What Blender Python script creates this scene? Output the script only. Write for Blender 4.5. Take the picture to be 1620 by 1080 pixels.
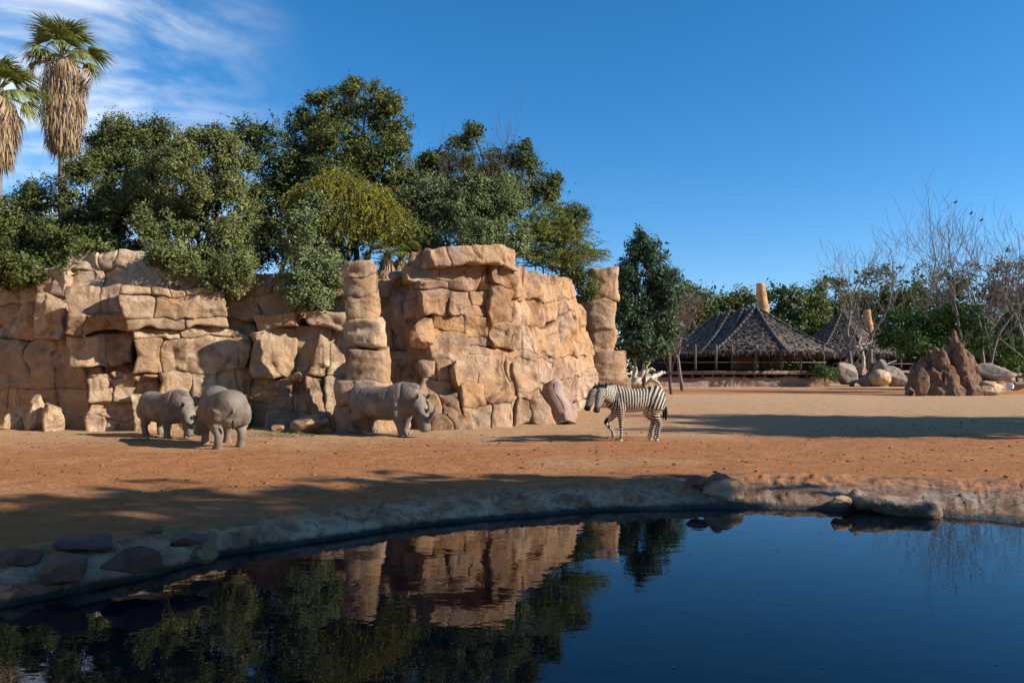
import bpy, math, random
import numpy as np
from mathutils import Vector, Matrix
R = math.radians
scene = bpy.context.scene
col = scene.collection
for _o in list(bpy.data.objects): bpy.data.objects.remove(_o)

# ------------------------------------------------------------------ camera, sky, sun, exposure
F, H, HY = 1150.0, 1.8, 590.0          # focal length and horizon row of the 1620 x 1080 picture, eye height
cam_d = bpy.data.cameras.new('camera'); cam = bpy.data.objects.new('camera', cam_d); col.objects.link(cam)
cam.location = (0, 0, H); cam.rotation_euler = (R(90), 0, 0)
cam_d.sensor_width = 36.0; cam_d.lens = 36.0 * F / 1620.0; cam_d.shift_y = 50.0 / 1620.0
cam_d.clip_start = 0.1; cam_d.clip_end = 3000
scene.camera = cam

SUN_AZ, SUN_EL = R(-15), R(26.5)          # azimuth from +X towards -Y (behind the viewer), elevation
S = Vector((math.cos(SUN_EL) * math.cos(SUN_AZ), math.cos(SUN_EL) * math.sin(SUN_AZ), math.sin(SUN_EL)))
sun_d = bpy.data.lights.new('sun', 'SUN'); sun = bpy.data.objects.new('sun', sun_d); col.objects.link(sun)
sun_d.energy = 5.0; sun_d.angle = R(0.53); sun_d.color = (1.0, 0.95, 0.87)
sun.rotation_euler = S.to_track_quat('Z', 'Y').to_euler(); sun.location = (20, -10, 30)

world = bpy.data.worlds.new('World'); scene.world = world; world.use_nodes = True
wn = world.node_tree; wn.nodes.clear()
def wnode(t, **k):
    n = wn.nodes.new(t)
    for a, v in k.items(): setattr(n, a, v)
    return n
w_out = wnode('ShaderNodeOutputWorld'); w_bg = wnode('ShaderNodeBackground'); w_bg.inputs[1].default_value = 0.10
sky = wnode('ShaderNodeTexSky', sky_type='NISHITA', sun_disc=False, sun_elevation=SUN_EL, sun_rotation=math.pi/2 - SUN_AZ,
            air_density=1.0, dust_density=0.0, ozone_density=3.0, altitude=300)
# one saturation matrix for the whole sky (the deep blue of a clear winter afternoon)
w_sp = wnode('ShaderNodeSeparateColor'); w_cb = wnode('ShaderNodeCombineColor'); wn.links.new(sky.outputs[0], w_sp.inputs[0])
for ch, (own, blue) in enumerate([(1.20, -0.285), (1.10, -0.145), (1.17, 0.0)]):
    m1 = wnode('ShaderNodeMath', operation='MULTIPLY_ADD'); m1.inputs[1].default_value = blue; wn.links.new(w_sp.outputs[2], m1.inputs[0])
    m0 = wnode('ShaderNodeMath', operation='MULTIPLY'); m0.inputs[1].default_value = own; wn.links.new(w_sp.outputs[ch], m0.inputs[0]); wn.links.new(m0.outputs[0], m1.inputs[2])
    m2 = wnode('ShaderNodeMath', operation='MAXIMUM'); m2.inputs[1].default_value = 0.02; wn.links.new(m1.outputs[0], m2.inputs[0]); wn.links.new(m2.outputs[0], w_cb.inputs[ch])
# thin wind-drawn cirrus: noise over the sky dome, gathered towards the west side
tc = wnode('ShaderNodeTexCoord'); mp = wnode('ShaderNodeMapping'); mp.inputs['Scale'].default_value = (1.6, 1.6, 4.2); mp.inputs['Rotation'].default_value = (0.0, R(24), R(10))
wn.links.new(tc.outputs['Generated'], mp.inputs[0])
nz = wnode('ShaderNodeTexNoise'); nz.inputs['Scale'].default_value = 2.6; nz.inputs['Detail'].default_value = 9; nz.inputs['Roughness'].default_value = 0.62; nz.inputs['Distortion'].default_value = 0.7
wn.links.new(mp.outputs[0], nz.inputs['Vector'])
cr = wnode('ShaderNodeMapRange'); cr.inputs['From Min'].default_value = 0.32; cr.inputs['From Max'].default_value = 0.70; cr.interpolation_type = 'SMOOTHSTEP'
wn.links.new(nz.outputs['Fac'], cr.inputs['Value'])
dp = wnode('ShaderNodeVectorMath', operation='DOT_PRODUCT'); dp.inputs[1].default_value = (-0.85, 0.50, 0.20)
wn.links.new(tc.outputs['Generated'], dp.inputs[0])
dm = wnode('ShaderNodeMapRange'); dm.inputs['From Min'].default_value = 0.72; dm.inputs['From Max'].default_value = 0.90; dm.interpolation_type = 'SMOOTHSTEP'
wn.links.new(dp.outputs['Value'], dm.inputs['Value'])
mu = wnode('ShaderNodeMath', operation='MULTIPLY'); wn.links.new(cr.outputs[0], mu.inputs[0]); wn.links.new(dm.outputs[0], mu.inputs[1])
mx = wnode('ShaderNodeMix', data_type='RGBA'); mx.inputs[7].default_value = (7.0, 7.5, 8.0, 1)
wn.links.new(mu.outputs[0], mx.inputs[0]); wn.links.new(w_cb.outputs[0], mx.inputs[6])
wn.links.new(mx.outputs[2], w_bg.inputs[0]); wn.links.new(w_bg.outputs[0], w_out.inputs[0])

vs = scene.view_settings; vs.view_transform = 'Standard'; vs.look = 'None'; vs.exposure = 0.6; vs.gamma = 1.0; vs.use_curve_mapping = False
cy = scene.cycles
cy.max_bounces = 5; cy.diffuse_bounces = 2; cy.glossy_bounces = 3; cy.transmission_bounces = 3; cy.transparent_max_bounces = 4
cy.caustics_reflective = False; cy.caustics_refractive = False; cy.sample_clamp_indirect = 4.0
cy.use_denoising = True

# ------------------------------------------------------------------ helpers
def at(x, y, d):
    """place of a picture point at distance d"""
    return np.array([(x - 810.0) / F * d, d, H + (HY - y) / F * d])

def tag(o, label=None, cat=None, group=None, kind=None):
    if label: o['label'] = label
    if cat: o['category'] = cat
    if group: o['group'] = group
    if kind or cat: o['kind'] = kind or 'thing'
    return o
def empty(name, loc=(0, 0, 0), rz=0.0):
    o = bpy.data.objects.new(name, None); col.objects.link(o); o.location = tuple(loc); o.rotation_euler = (0, 0, rz)
    o.empty_display_size = 0.2
    return o
def link(name, me, mat=None, parent=None, loc=None):
    if mat is not None and len(me.materials) == 0: me.materials.append(mat)
    o = bpy.data.objects.new(name, me); col.objects.link(o)
    if loc is not None: o.location = tuple(loc)
    if parent is not None:
        o.parent = parent
    return o
def rel(V, parent):
    """world points to the parent's local frame (parents here carry location and z-rotation only)"""
    V = np.asarray(V, float).reshape(-1, 3)
    if parent is None: return V
    a = -parent.rotation_euler[2]; c, s = math.cos(a), math.sin(a)
    W = V - np.array(parent.location)
    out = W.copy(); out[:, 0] = W[:, 0] * c - W[:, 1] * s; out[:, 1] = W[:, 0] * s + W[:, 1] * c
    return out
def mesh_np(name, V, Q, smooth=False, mat=None):
    """mesh from a numpy vertex array and face arrays: one (n,k) array or a list of them"""
    me = bpy.data.meshes.new(name)
    V = np.ascontiguousarray(V, dtype=np.float32)
    if not isinstance(Q, (list, tuple)): Q = [Q]
    Q = [np.asarray(q, dtype=np.int32) for q in Q if len(q)]
    nl = sum(q.size for q in Q); nf = sum(len(q) for q in Q)
    me.vertices.add(len(V)); me.vertices.foreach_set('co', V.ravel())
    me.loops.add(nl); me.polygons.add(nf)
    me.loops.foreach_set('vertex_index', np.concatenate([q.ravel() for q in Q]))
    ls = []; off = 0
    for q in Q:
        ls.append(off + np.arange(len(q), dtype=np.int32) * q.shape[1]); off += q.size
    me.polygons.foreach_set('loop_start', np.concatenate(ls))
    if smooth: me.polygons.foreach_set('use_smooth', np.ones(nf, dtype=bool))
    me.update(calc_edges=True); me.validate()
    if mat is not None: me.materials.append(mat)
    return me
def face_attr(me, name, vals):
    a = me.attributes.new(name, 'FLOAT', 'FACE'); a.data.foreach_set('value', np.asarray(vals, dtype=np.float32))
def point_attr(me, name, vals):
    a = me.attributes.new(name, 'FLOAT', 'POINT'); a.data.foreach_set('value', np.asarray(vals, dtype=np.float32))

class MB:
    """collects pieces of one part"""
    def __init__(s): s.V = []; s.F = []; s.n = 0
    def add(s, V, Fs):
        V = np.asarray(V, float).reshape(-1, 3)
        for f in Fs: s.F.append(np.asarray(f, dtype=np.int32) + s.n)
        s.V.append(V); s.n += len(V)
    def box(s, lo, hi):
        x0, y0, z0 = lo; x1, y1, z1 = hi
        V = [(x0,y0,z0),(x1,y0,z0),(x1,y1,z0),(x0,y1,z0),(x0,y0,z1),(x1,y0,z1),(x1,y1,z1),(x0,y1,z1)]
        s.add(V, [np.array([(0,3,2,1),(4,5,6,7),(0,1,5,4),(1,2,6,5),(2,3,7,6),(3,0,4,7)])])
    def tube(s, P, rad, seg=6, cap=True):
        P = np.asarray(P, float); n = len(P); rad = np.broadcast_to(np.asarray(rad, float), (n,))
        T = np.gradient(P, axis=0); T /= np.linalg.norm(T, axis=1, keepdims=True) + 1e-9
        up = np.array([0, 0, 1.0]) if abs(T[0, 2]) < 0.85 else np.array([1.0, 0, 0])
        A = np.cross(np.broadcast_to(up, T.shape), T); A /= np.linalg.norm(A, axis=1, keepdims=True) + 1e-9
        B = np.cross(T, A); th = np.arange(seg) * 2 * math.pi / seg
        V = P[:, None] + rad[:, None, None] * (np.cos(th)[None, :, None] * A[:, None] + np.sin(th)[None, :, None] * B[:, None])
        i = np.arange(n - 1)[:, None] * seg; j = np.arange(seg)[None]; k = (j + 1) % seg
        Q = np.stack([i + j, i + k, i + seg + k, i + seg + j], -1).reshape(-1, 4)
        fs = [Q]
        if cap: fs += [np.arange(seg)[::-1][None], ((n - 1) * seg + np.arange(seg))[None]]
        s.add(V.reshape(-1, 3), fs)
    def mesh(s, name, smooth=False, mat=None, parent=None):
        by = {}
        for f in s.F: by.setdefault(f.shape[1], []).append(f)
        return mesh_np(name, rel(np.concatenate(s.V), parent), [np.concatenate(v) for v in by.values()], smooth, mat)
    def build(s, name, mat, parent=None, smooth=False):
        return link(name, s.mesh(name, smooth, mat, parent), None, parent)

def _hash(i, j, k, seed):
    h = (i * 374761393 + j * 668265263 + k * 2147483647 + seed * 974634777) & 0xFFFFFFFF
    h = ((h ^ (h >> 13)) * 1274126177) & 0xFFFFFFFF
    h = h ^ (h >> 16)
    return (h & 0xFFFFFF) / float(0xFFFFFF) * 2 - 1
def vnoise(P, scale=1.0, seed=0):
    P = np.asarray(P, float) * scale + 1000.0
    I = np.floor(P).astype(np.int64); f = P - I; f = f * f * f * (f * (f * 6 - 15) + 10)
    out = 0
    for dx in (0, 1):
        wx = f[..., 0] if dx else 1 - f[..., 0]
        for dy in (0, 1):
            wy = f[..., 1] if dy else 1 - f[..., 1]
            for dz in (0, 1):
                wz = f[..., 2] if dz else 1 - f[..., 2]
                out = out + wx * wy * wz * _hash(I[..., 0] + dx, I[..., 1] + dy, I[..., 2] + dz, seed)
    return out
def fbm(P, scale=1.0, oct=4, seed=0, gain=0.5, ridged=False):
    a, s, o = 1.0, 0.0, 0
    tot = 0
    for k in range(oct):
        n = vnoise(P, scale * 2.03 ** k, seed + k * 17)
        if ridged: n = 1 - 2 * np.abs(n)
        o = o + a * n; tot += a; a *= gain
    return o / tot
def smooth01(x): x = np.clip(x, 0, 1); return x * x * (3 - 2 * x)

# ------------------------------------------------------------------ materials
def nm(name):
    m = bpy.data.materials.new(name); m.use_nodes = True
    nt = m.node_tree; b = nt.nodes['Principled BSDF']
    return m, nt, b
def N(nt, t, ins=None, **k):
    n = nt.nodes.new(t)
    for a, v in k.items(): setattr(n, a, v)
    for a, v in (ins or {}).items():
        if hasattr(v, 'is_linked') or isinstance(v, bpy.types.NodeSocket): nt.links.new(v, n.inputs[a])
        else: n.inputs[a].default_value = v
    return n
def ramp(nt, fac, stops, interp='LINEAR'):
    r = nt.nodes.new('ShaderNodeValToRGB'); r.color_ramp.interpolation = interp
    el = r.color_ramp.elements
    while len(el) < len(stops): el.new(0.5)
    for e, (p, c) in zip(el, stops):
        e.position = p; e.color = (*c, 1) if len(c) == 3 else c
    nt.links.new(fac, r.inputs[0]); return r.outputs[0]
def mixc(nt, fac, a, b, blend='MIX'):
    n = nt.nodes.new('ShaderNodeMix'); n.data_type = 'RGBA'; n.blend_type = blend
    for i, v in ((0, fac), (6, a), (7, b)):
        if isinstance(v, bpy.types.NodeSocket): nt.links.new(v, n.inputs[i])
        else: n.inputs[i].default_value = v if i == 0 else ((*v, 1) if len(v) == 3 else v)
    return n.outputs[2]
def mrange(nt, v, a, b, c=0.0, d=1.0, smooth=True):
    n = N(nt, 'ShaderNodeMapRange', {'Value': v, 'From Min': a, 'From Max': b, 'To Min': c, 'To Max': d})
    if smooth: n.interpolation_type = 'SMOOTHSTEP'
    return n.outputs[0]
def noise(nt, vec, scale, detail=4, rough=0.55, dist=0.0):
    return N(nt, 'ShaderNodeTexNoise', {'Vector': vec, 'Scale': scale, 'Detail': detail, 'Roughness': rough, 'Distortion': dist}).outputs['Fac']
def scaled(nt, vec, s, rot=(0, 0, 0)):
    return N(nt, 'ShaderNodeMapping', {'Vector': vec, 'Scale': s, 'Rotation': rot}).outputs[0]
def pos(nt): return nt.nodes.new('ShaderNodeNewGeometry').outputs['Position']
def bump(nt, h, strength, dist, prev=None):
    n = N(nt, 'ShaderNodeBump', {'Height': h, 'Strength': strength, 'Distance': dist})
    if prev is not None: nt.links.new(prev, n.inputs['Normal'])
    return n.outputs[0]

def rock_mat(name, c_dark, c_mid, c_light, c_ochre, stain=0.55, crack=0.5, rough=0.9):
    m, nt, b = nm(name); p = pos(nt)
    n1 = noise(nt, p, 0.45, 5, 0.6, 0.4); n2 = noise(nt, p, 1.9, 6, 0.62, 0.3); n3 = noise(nt, p, 11, 5, 0.65)
    oi = nt.nodes.new('ShaderNodeObjectInfo').outputs['Random']
    base = ramp(nt, n2, [(0.34, c_dark), (0.48, c_mid), (0.62, c_light)])
    base = mixc(nt, mrange(nt, n1, 0.44, 0.60, 0, 0.9), base, c_ochre)
    n5 = noise(nt, scaled(nt, p, (1, 1, 1.6)), 0.8, 5, 0.65, 0.6)
    base = mixc(nt, mrange(nt, n5, 0.52, 0.66, 0, 0.6), base, (c_dark[0]*0.62, c_dark[1]*0.6, c_dark[2]*0.62))
    base = mixc(nt, mrange(nt, oi, 0.25, 1, 0.0, 0.50, False), base, c_light)
    o2 = N(nt, 'ShaderNodeMath', {0: N(nt, 'ShaderNodeMath', {0: oi, 1: 7.31}, operation='MULTIPLY').outputs[0]}, operation='FRACT').outputs[0]
    base = mixc(nt, mrange(nt, o2, 0.45, 1, 0.0, 0.50, False), base, c_dark)
    st = noise(nt, scaled(nt, p, (2.2, 2.2, 0.30)), 1.0, 7, 0.65, 0.5)
    base = mixc(nt, mrange(nt, st, 0.53, 0.70, 0, stain), base, (c_dark[0]*0.33, c_dark[1]*0.33, c_dark[2]*0.36))
    base = mixc(nt, mrange(nt, n3, 0.30, 0.75, 0.0, 0.5), base, (c_light[0]*1.15, c_light[1]*1.12, c_light[2]*1.08), 'OVERLAY')
    wv = N(nt, 'ShaderNodeVectorMath', {0: p, 1: N(nt, 'ShaderNodeTexNoise', {'Vector': p, 'Scale': 1.9, 'Detail': 7, 'Roughness': 0.68}).outputs['Color']}, operation='ADD').outputs[0]
    vo = N(nt, 'ShaderNodeTexVoronoi', {'Vector': scaled(nt, wv, (0.9, 0.9, 1.25)), 'Scale': 1.0}, feature='DISTANCE_TO_EDGE').outputs['Distance']
    ck = mrange(nt, vo, 0.0, 0.022, 0, 1)
    base = mixc(nt, N(nt, 'ShaderNodeMath', {0: mrange(nt, vo, 0.0, 0.008, crack, 0), 1: mrange(nt, n5, 0.42, 0.56)}, operation='MULTIPLY').outputs[0], base, (0.07, 0.045, 0.028))
    nt.links.new(base, b.inputs['Base Color']); b.inputs['Roughness'].default_value = rough; b.inputs['Specular IOR Level'].default_value = 0.2
    nb = bump(nt, n3, 0.8, 0.06); nb = bump(nt, noise(nt, p, 3.2, 8, 0.72, 0.2), 0.9, 0.22, nb); nb = bump(nt, noise(nt, scaled(nt, wv, (0.35, 0.35, 4.0)), 1.0, 5, 0.65, 0.2), 0.55, 0.12, nb)
    nb = bump(nt, noise(nt, p, 42, 3, 0.6), 0.3, 0.012, nb); nb = bump(nt, ck, 0.3 * crack + 0.1, 0.03, nb)
    nt.links.new(nb, b.inputs['Normal'])
    return m
M = {}
M['rock_warm'] = rock_mat('warm_ochre_rock', (0.249, 0.153, 0.097), (0.435, 0.291, 0.194), (0.583, 0.439, 0.315), (0.551, 0.306, 0.131), 0.85, 0.75)
M['rock_tan'] = rock_mat('tan_rock', (0.270, 0.182, 0.115), (0.494, 0.346, 0.224), (0.680, 0.522, 0.363), (0.539, 0.339, 0.178), 0.85, 0.75)
M['rock_grey'] = rock_mat('grey_boulder', (0.213, 0.160, 0.121), (0.344, 0.276, 0.218), (0.476, 0.400, 0.335), (0.328, 0.232, 0.156), 0.4)
M['rock_bank'] = rock_mat('dark_bank_stone', (0.150, 0.084, 0.078), (0.255, 0.147, 0.129), (0.450, 0.284, 0.239), (0.300, 0.147, 0.101), 0.4, 0.3, 0.7)
M['mound'] = rock_mat('red_earth_mound', (0.137, 0.074, 0.043), (0.227, 0.130, 0.080), (0.303, 0.194, 0.126), (0.247, 0.134, 0.073), 0.5, 0.15)

def leaf_mat(name, c0, c1, c2, trans=0.16, rough=0.65):
    m, nt, b = nm(name)
    a = N(nt, 'ShaderNodeAttribute', attribute_name='tint').outputs['Fac']
    c = ramp(nt, a, [(0.0, c0), (0.55, c1), (1.0, c2)])
    nt.links.new(c, b.inputs['Base Color']); b.inputs['Roughness'].default_value = rough; b.inputs['Specular IOR Level'].default_value = 0.10
    t = N(nt, 'ShaderNodeBsdfTranslucent'); nt.links.new(mixc(nt, 0.5, c, (1.0, 1.0, 0.35), 'MULTIPLY'), t.inputs[0])
    mxs = N(nt, 'ShaderNodeMixShader', {0: trans}); nt.links.new(b.outputs[0], mxs.inputs[1]); nt.links.new(t.outputs[0], mxs.inputs[2])
    nt.links.new(mxs.outputs[0], nt.nodes['Material Output'].inputs[0])
    return m
M['leaf_dark'] = leaf_mat('dark_evergreen_leaf', (0.042, 0.058, 0.018), (0.107, 0.129, 0.035), (0.235, 0.224, 0.068))
M['leaf_olive'] = leaf_mat('olive_leaf', (0.086, 0.102, 0.033), (0.167, 0.187, 0.060), (0.324, 0.306, 0.121))
M['leaf_grey'] = leaf_mat('grey_green_leaf', (0.078, 0.110, 0.048), (0.182, 0.217, 0.084), (0.386, 0.390, 0.188))
M['leaf_yellow'] = leaf_mat('yellow_green_leaf', (0.164, 0.169, 0.019), (0.352, 0.337, 0.035), (0.634, 0.539, 0.073), 0.35)
M['leaf_acacia'] = leaf_mat('acacia_leaf', (0.111, 0.147, 0.035), (0.260, 0.297, 0.066), (0.495, 0.483, 0.130), 0.32)
M['leaf_blue'] = leaf_mat('blue_green_leaf', (0.028, 0.054, 0.026), (0.076, 0.118, 0.057), (0.220, 0.280, 0.159))
M['leaf_far'] = leaf_mat('far_tree_leaf', (0.033, 0.058, 0.018), (0.098, 0.124, 0.036), (0.247, 0.240, 0.075))
M['leaf_brown'] = leaf_mat('brown_olive_leaf', (0.07, 0.05, 0.03), (0.16, 0.125, 0.075), (0.24, 0.20, 0.11))
M['leaf_bright'] = leaf_mat('bright_shrub_leaf', (0.03, 0.055, 0.014), (0.075, 0.13, 0.03), (0.15, 0.22, 0.06))
M['palm_leaf'] = leaf_mat('palm_leaf', (0.102, 0.119, 0.031), (0.217, 0.238, 0.063), (0.392, 0.378, 0.140), 0.3, 0.4)
M['palm_dead'] = leaf_mat('dry_palm_leaf', (0.157, 0.095, 0.052), (0.370, 0.246, 0.138), (0.538, 0.403, 0.253), 0.15, 0.8)

def simple(name, c, rough=0.8, var=0.35, sc=6.0, bmp=0.3, bd=0.02, stretch=(1, 1, 1)):
    m, nt, b = nm(name); p = scaled(nt, pos(nt), stretch); n = noise(nt, p, sc, 5, 0.6)
    nt.links.new(mixc(nt, mrange(nt, n, 0.3, 0.7), tuple(x * (1 - var) for x in c), tuple(min(1, x * (1 + var)) for x in c)), b.inputs['Base Color'])
    b.inputs['Roughness'].default_value = rough; b.inputs['Specular IOR Level'].default_value = 0.25
    nt.links.new(bump(nt, n, bmp, bd), b.inputs['Normal'])
    return m
M['bark'] = simple('brown_bark', (0.10, 0.075, 0.055), 0.9, 0.4, 9, 0.6, 0.03, (1, 1, 0.3))
M['bark_pale'] = simple('pale_bark', (0.186, 0.152, 0.124), 0.9, 0.45, 4, 0.4, 0.03, (1, 1, 0.4))
M['bark_red'] = simple('reddish_twig_bark', (0.104, 0.068, 0.056), 0.9, 0.3, 4)
M['deadwood'] = simple('bleached_dead_wood', (0.52, 0.44, 0.35), 0.85, 0.3, 5, 0.5, 0.03, (1, 1, 1))
M['wood_dark'] = simple('dark_weathered_timber', (0.115, 0.078, 0.058), 0.85, 0.35, 3, 0.3, 0.02)
M['wood_red'] = simple('reddish_deck_timber', (0.20, 0.115, 0.085), 0.8, 0.3, 3)
M['plaster'] = simple('ochre_plaster', (0.48, 0.26, 0.10), 0.9, 0.3, 1.2, 0.3, 0.05)
M['panel'] = simple('dim_ochre_panel', (0.20, 0.12, 0.055), 0.9, 0.3, 1.2)
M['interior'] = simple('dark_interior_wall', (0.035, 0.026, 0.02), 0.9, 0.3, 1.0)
M['thatch'] = simple('grey_weathered_thatch', (0.121, 0.090, 0.071), 0.95, 0.6, 2.6, 0.9, 0.12, (1.0, 1.0, 0.5))
M['thatch_cap'] = simple('pale_thatch_ridge', (0.125, 0.105, 0.087), 0.95, 0.4, 3, 0.6, 0.08)
M['basewall'] = rock_mat('pink_plinth_rock', (0.24, 0.14, 0.10), (0.34, 0.215, 0.15), (0.44, 0.30, 0.22), (0.36, 0.22, 0.13), 0.4, 0.2)
M['slab'] = rock_mat('pinkish_slab', (0.30, 0.185, 0.135), (0.44, 0.30, 0.235), (0.56, 0.42, 0.345), (0.42, 0.27, 0.20), 0.3, 0.2)
M['driftwood'] = simple('weathered_driftwood', (0.22, 0.155, 0.11), 0.9, 0.5, 4, 0.7, 0.05)
M['white'] = simple('white_plastic', (0.75, 0.75, 0.72), 0.5, 0.05)
M['blue'] = simple('blue_plastic', (0.03, 0.13, 0.32), 0.5, 0.1)
M['hay'] = leaf_mat('dry_hay', (0.20, 0.15, 0.06), (0.30, 0.24, 0.11), (0.42, 0.36, 0.20), 0.1)
M['feather'] = simple('black_feather', (0.02, 0.02, 0.022), 0.6, 0.2)
M['soil'] = simple('dark_planting_soil', (0.10, 0.066, 0.042), 0.95, 0.4, 2, 0.6, 0.08)
# ------------------------------------------------------------------ the setting: ground, pond, bank
def gd(x, y): return F * H / (y - HY)
TOP = [(0,872),(110,855),(230,838),(340,826),(450,808),(560,795),(680,780),(800,769),(950,761),(1080,753),(1200,750),(1350,752),(1500,757),(1620,760)]
WAT = [(0,962),(110,940),(230,915),(340,882),(450,865),(560,848),(680,830),(800,820),(950,808),(1080,805),(1200,803),(1350,808),(1500,818),(1620,826)]
WZ = -0.27
def flat(lst, z): return [((x - 810) / F * ((H - z) * F / (y - HY)), (H - z) * F / (y - HY)) for x, y in lst]
top_xy = flat(TOP, 0.0) + [(10.6, 11.3), (12.0, 9.0), (12.2, 6.0), (10.5, 3.2), (7.0, 1.6), (3.0, 0.95), (0.0, 0.8), (-3.0, 0.9), (-5.6, 1.9), (-6.5, 3.8), (-6.1, 5.8)]
wat_xy = flat(WAT, WZ) + [(8.7, 9.4), (10.6, 8.0), (10.9, 6.0), (9.6, 4.0), (6.6, 2.4), (3.0, 1.75), (0.0, 1.6), (-2.7, 1.7), (-4.8, 2.5), (-5.4, 4.0), (-5.1, 5.3)]
def catmull(P, sub):
    P = np.asarray(P, float); n = len(P); out = []
    for i in range(n):
        p0, p1, p2, p3 = P[(i-1) % n], P[i], P[(i+1) % n], P[(i+2) % n]
        for t in np.arange(sub) / sub:
            out.append(0.5 * (2*p1 + (p2-p0)*t + (2*p0-5*p1+4*p2-p3)*t*t + (-p0+3*p1-3*p2+p3)*t**3))
    return np.array(out)
topc = catmull(top_xy, 44); watc = catmull(wat_xy, 44)
def sdist(X, Y, poly):
    """signed distance to a closed outline, negative inside"""
    P = np.stack([X.ravel(), Y.ravel()], 1); d2 = np.full(len(P), 1e9); ins = np.zeros(len(P), bool)
    A = poly; B = np.roll(poly, -1, 0)
    for a, b in zip(A, B):
        e = b - a; w = P - a; t = np.clip((w @ e) / (e @ e + 1e-12), 0, 1); q = w - t[:, None] * e
        d2 = np.minimum(d2, (q * q).sum(1))
        c = ((a[1] > P[:, 1]) != (b[1] > P[:, 1])) & (P[:, 0] < (b[0]-a[0]) * (P[:, 1]-a[1]) / (b[1]-a[1] + 1e-12) + a[0])
        ins ^= c
    return np.where(ins, -1, 1) * np.sqrt(d2).reshape(-1).astype(float)

m, nt, b = nm('red_sandy_soil'); p = pos(nt)
xyz = N(nt, 'ShaderNodeSeparateXYZ', {0: p}); py = xyz.outputs['Y']; px_ = xyz.outputs['X']
n1 = noise(nt, scaled(nt, p, (0.35, 1.0, 1)), 0.55, 6, 0.6, 0.6); n2 = noise(nt, p, 2.2, 6, 0.65); n3 = noise(nt, p, 16, 4, 0.7); n4 = noise(nt, scaled(nt, p, (1, 2.2, 1)), 5.0, 5, 0.7)
red = ramp(nt, n2, [(0.25, (0.45, 0.176, 0.066)), (0.5, (0.59, 0.252, 0.104)), (0.75, (0.68, 0.32, 0.146))])
pale = ramp(nt, n2, [(0.25, (0.59, 0.32, 0.156)), (0.55, (0.72, 0.426, 0.235)), (0.8, (0.79, 0.51, 0.305))])
# trodden pale sand lies by the cliff foot and across the far yard; raked red soil lies nearer the pool and in one far strip
yy = N(nt, 'ShaderNodeMath', {0: py, 1: N(nt, 'ShaderNodeMath', {0: n1, 1: 9.0}, operation='MULTIPLY').outputs[0]}, operation='ADD').outputs[0]
yy = N(nt, 'ShaderNodeMath', {0: yy, 1: N(nt, 'ShaderNodeMath', {0: px_, 1: -0.16}, operation='MULTIPLY').outputs[0]}, operation='ADD').outputs[0]
far = mrange(nt, yy, 21.5, 27.0); strip = N(nt, 'ShaderNodeMath', {0: mrange(nt, py, 60, 64), 1: mrange(nt, py, 84, 88, 1, 0)}, operation='MULTIPLY').outputs[0]
fac = N(nt, 'ShaderNodeMath', {0: far, 1: N(nt, 'ShaderNodeMath', {0: 1.0, 1: strip}, operation='SUBTRACT').outputs[0]}, operation='MULTIPLY').outputs[0]
c = mixc(nt, fac, red, pale)
c = mixc(nt, mrange(nt, n1, 0.52, 0.70, 0, 0.6), c, (0.72, 0.43, 0.235))
c = mixc(nt, mrange(nt, n4, 0.56, 0.67, 0, 0.85), c, (0.30, 0.128, 0.052))
c = mixc(nt, mrange(nt, n4, 0.42, 0.30, 0, 0.5), c, (0.80, 0.52, 0.30))
c = mixc(nt, mrange(nt, n3, 0.35, 0.7, 0.0, 0.35), c, (0.8, 0.66, 0.52), 'OVERLAY')
nt.links.new(c, b.inputs['Base Color']); b.inputs['Roughness'].default_value = 0.95; b.inputs['Specular IOR Level'].default_value = 0.1
hv = N(nt, 'ShaderNodeTexVoronoi', {'Vector': p, 'Scale': 2.4, 'Randomness': 1.0}, feature='F1').outputs['Distance']
hp_ = N(nt, 'ShaderNodeMath', {0: mrange(nt, hv, 0.10, 0.24, -1, 0), 1: mrange(nt, noise(nt, p, 0.6, 3), 0.45, 0.6)}, operation='MULTIPLY').outputs[0]
nt.links.new(bump(nt, n3, 0.8, 0.05, bump(nt, n4, 1.0, 0.25, bump(nt, hp_, 0.8, 0.06))), b.inputs['Normal']); M['sand'] = m

xs = np.concatenate([-np.geomspace(900, 22, 26), np.arange(-21, 21.01, 0.2), np.geomspace(22, 900, 26)])
ys = np.concatenate([-np.geomspace(400, 6, 14), np.arange(-5, 16.01, 0.14), np.arange(16.3, 45, 0.3), np.geomspace(45.5, 1500, 40)])
GX, GY = np.meshgrid(xs, ys); G3 = np.stack([GX.ravel(), GY.ravel(), np.zeros(GX.size)], 1)
near = (np.abs(G3[:, 0]) < 21) & (np.abs(G3[:, 1]) < 17)
sd = np.full(len(G3), 9.0); sd[near] = sdist(G3[near, 0], G3[near, 1], topc)
und = 0.05 * fbm(G3, 0.25, 3, 3) + 0.035 * fbm(G3, 1.1, 3, 5) + 0.018 * fbm(G3, 3.0, 2, 8)
und *= np.clip((G3[:, 1] + 60) / 60, 0, 1) * np.clip((120 - G3[:, 1]) / 60, 0, 1)
G3[:, 2] = und * smooth01(sd / 1.5) - 1.25 * smooth01(-(sd + 0.12) / 1.2)
ny, nx = GX.shape; ii = np.arange(ny - 1)[:, None] * nx + np.arange(nx - 1)[None]
Q = np.stack([ii, ii + 1, ii + nx + 1, ii + nx], -1).reshape(-1, 4)
tag(link('ground', mesh_np('ground', G3, Q, True, M['sand'])), 'red sandy soil floor of the enclosure', None, None, 'structure')
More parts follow.
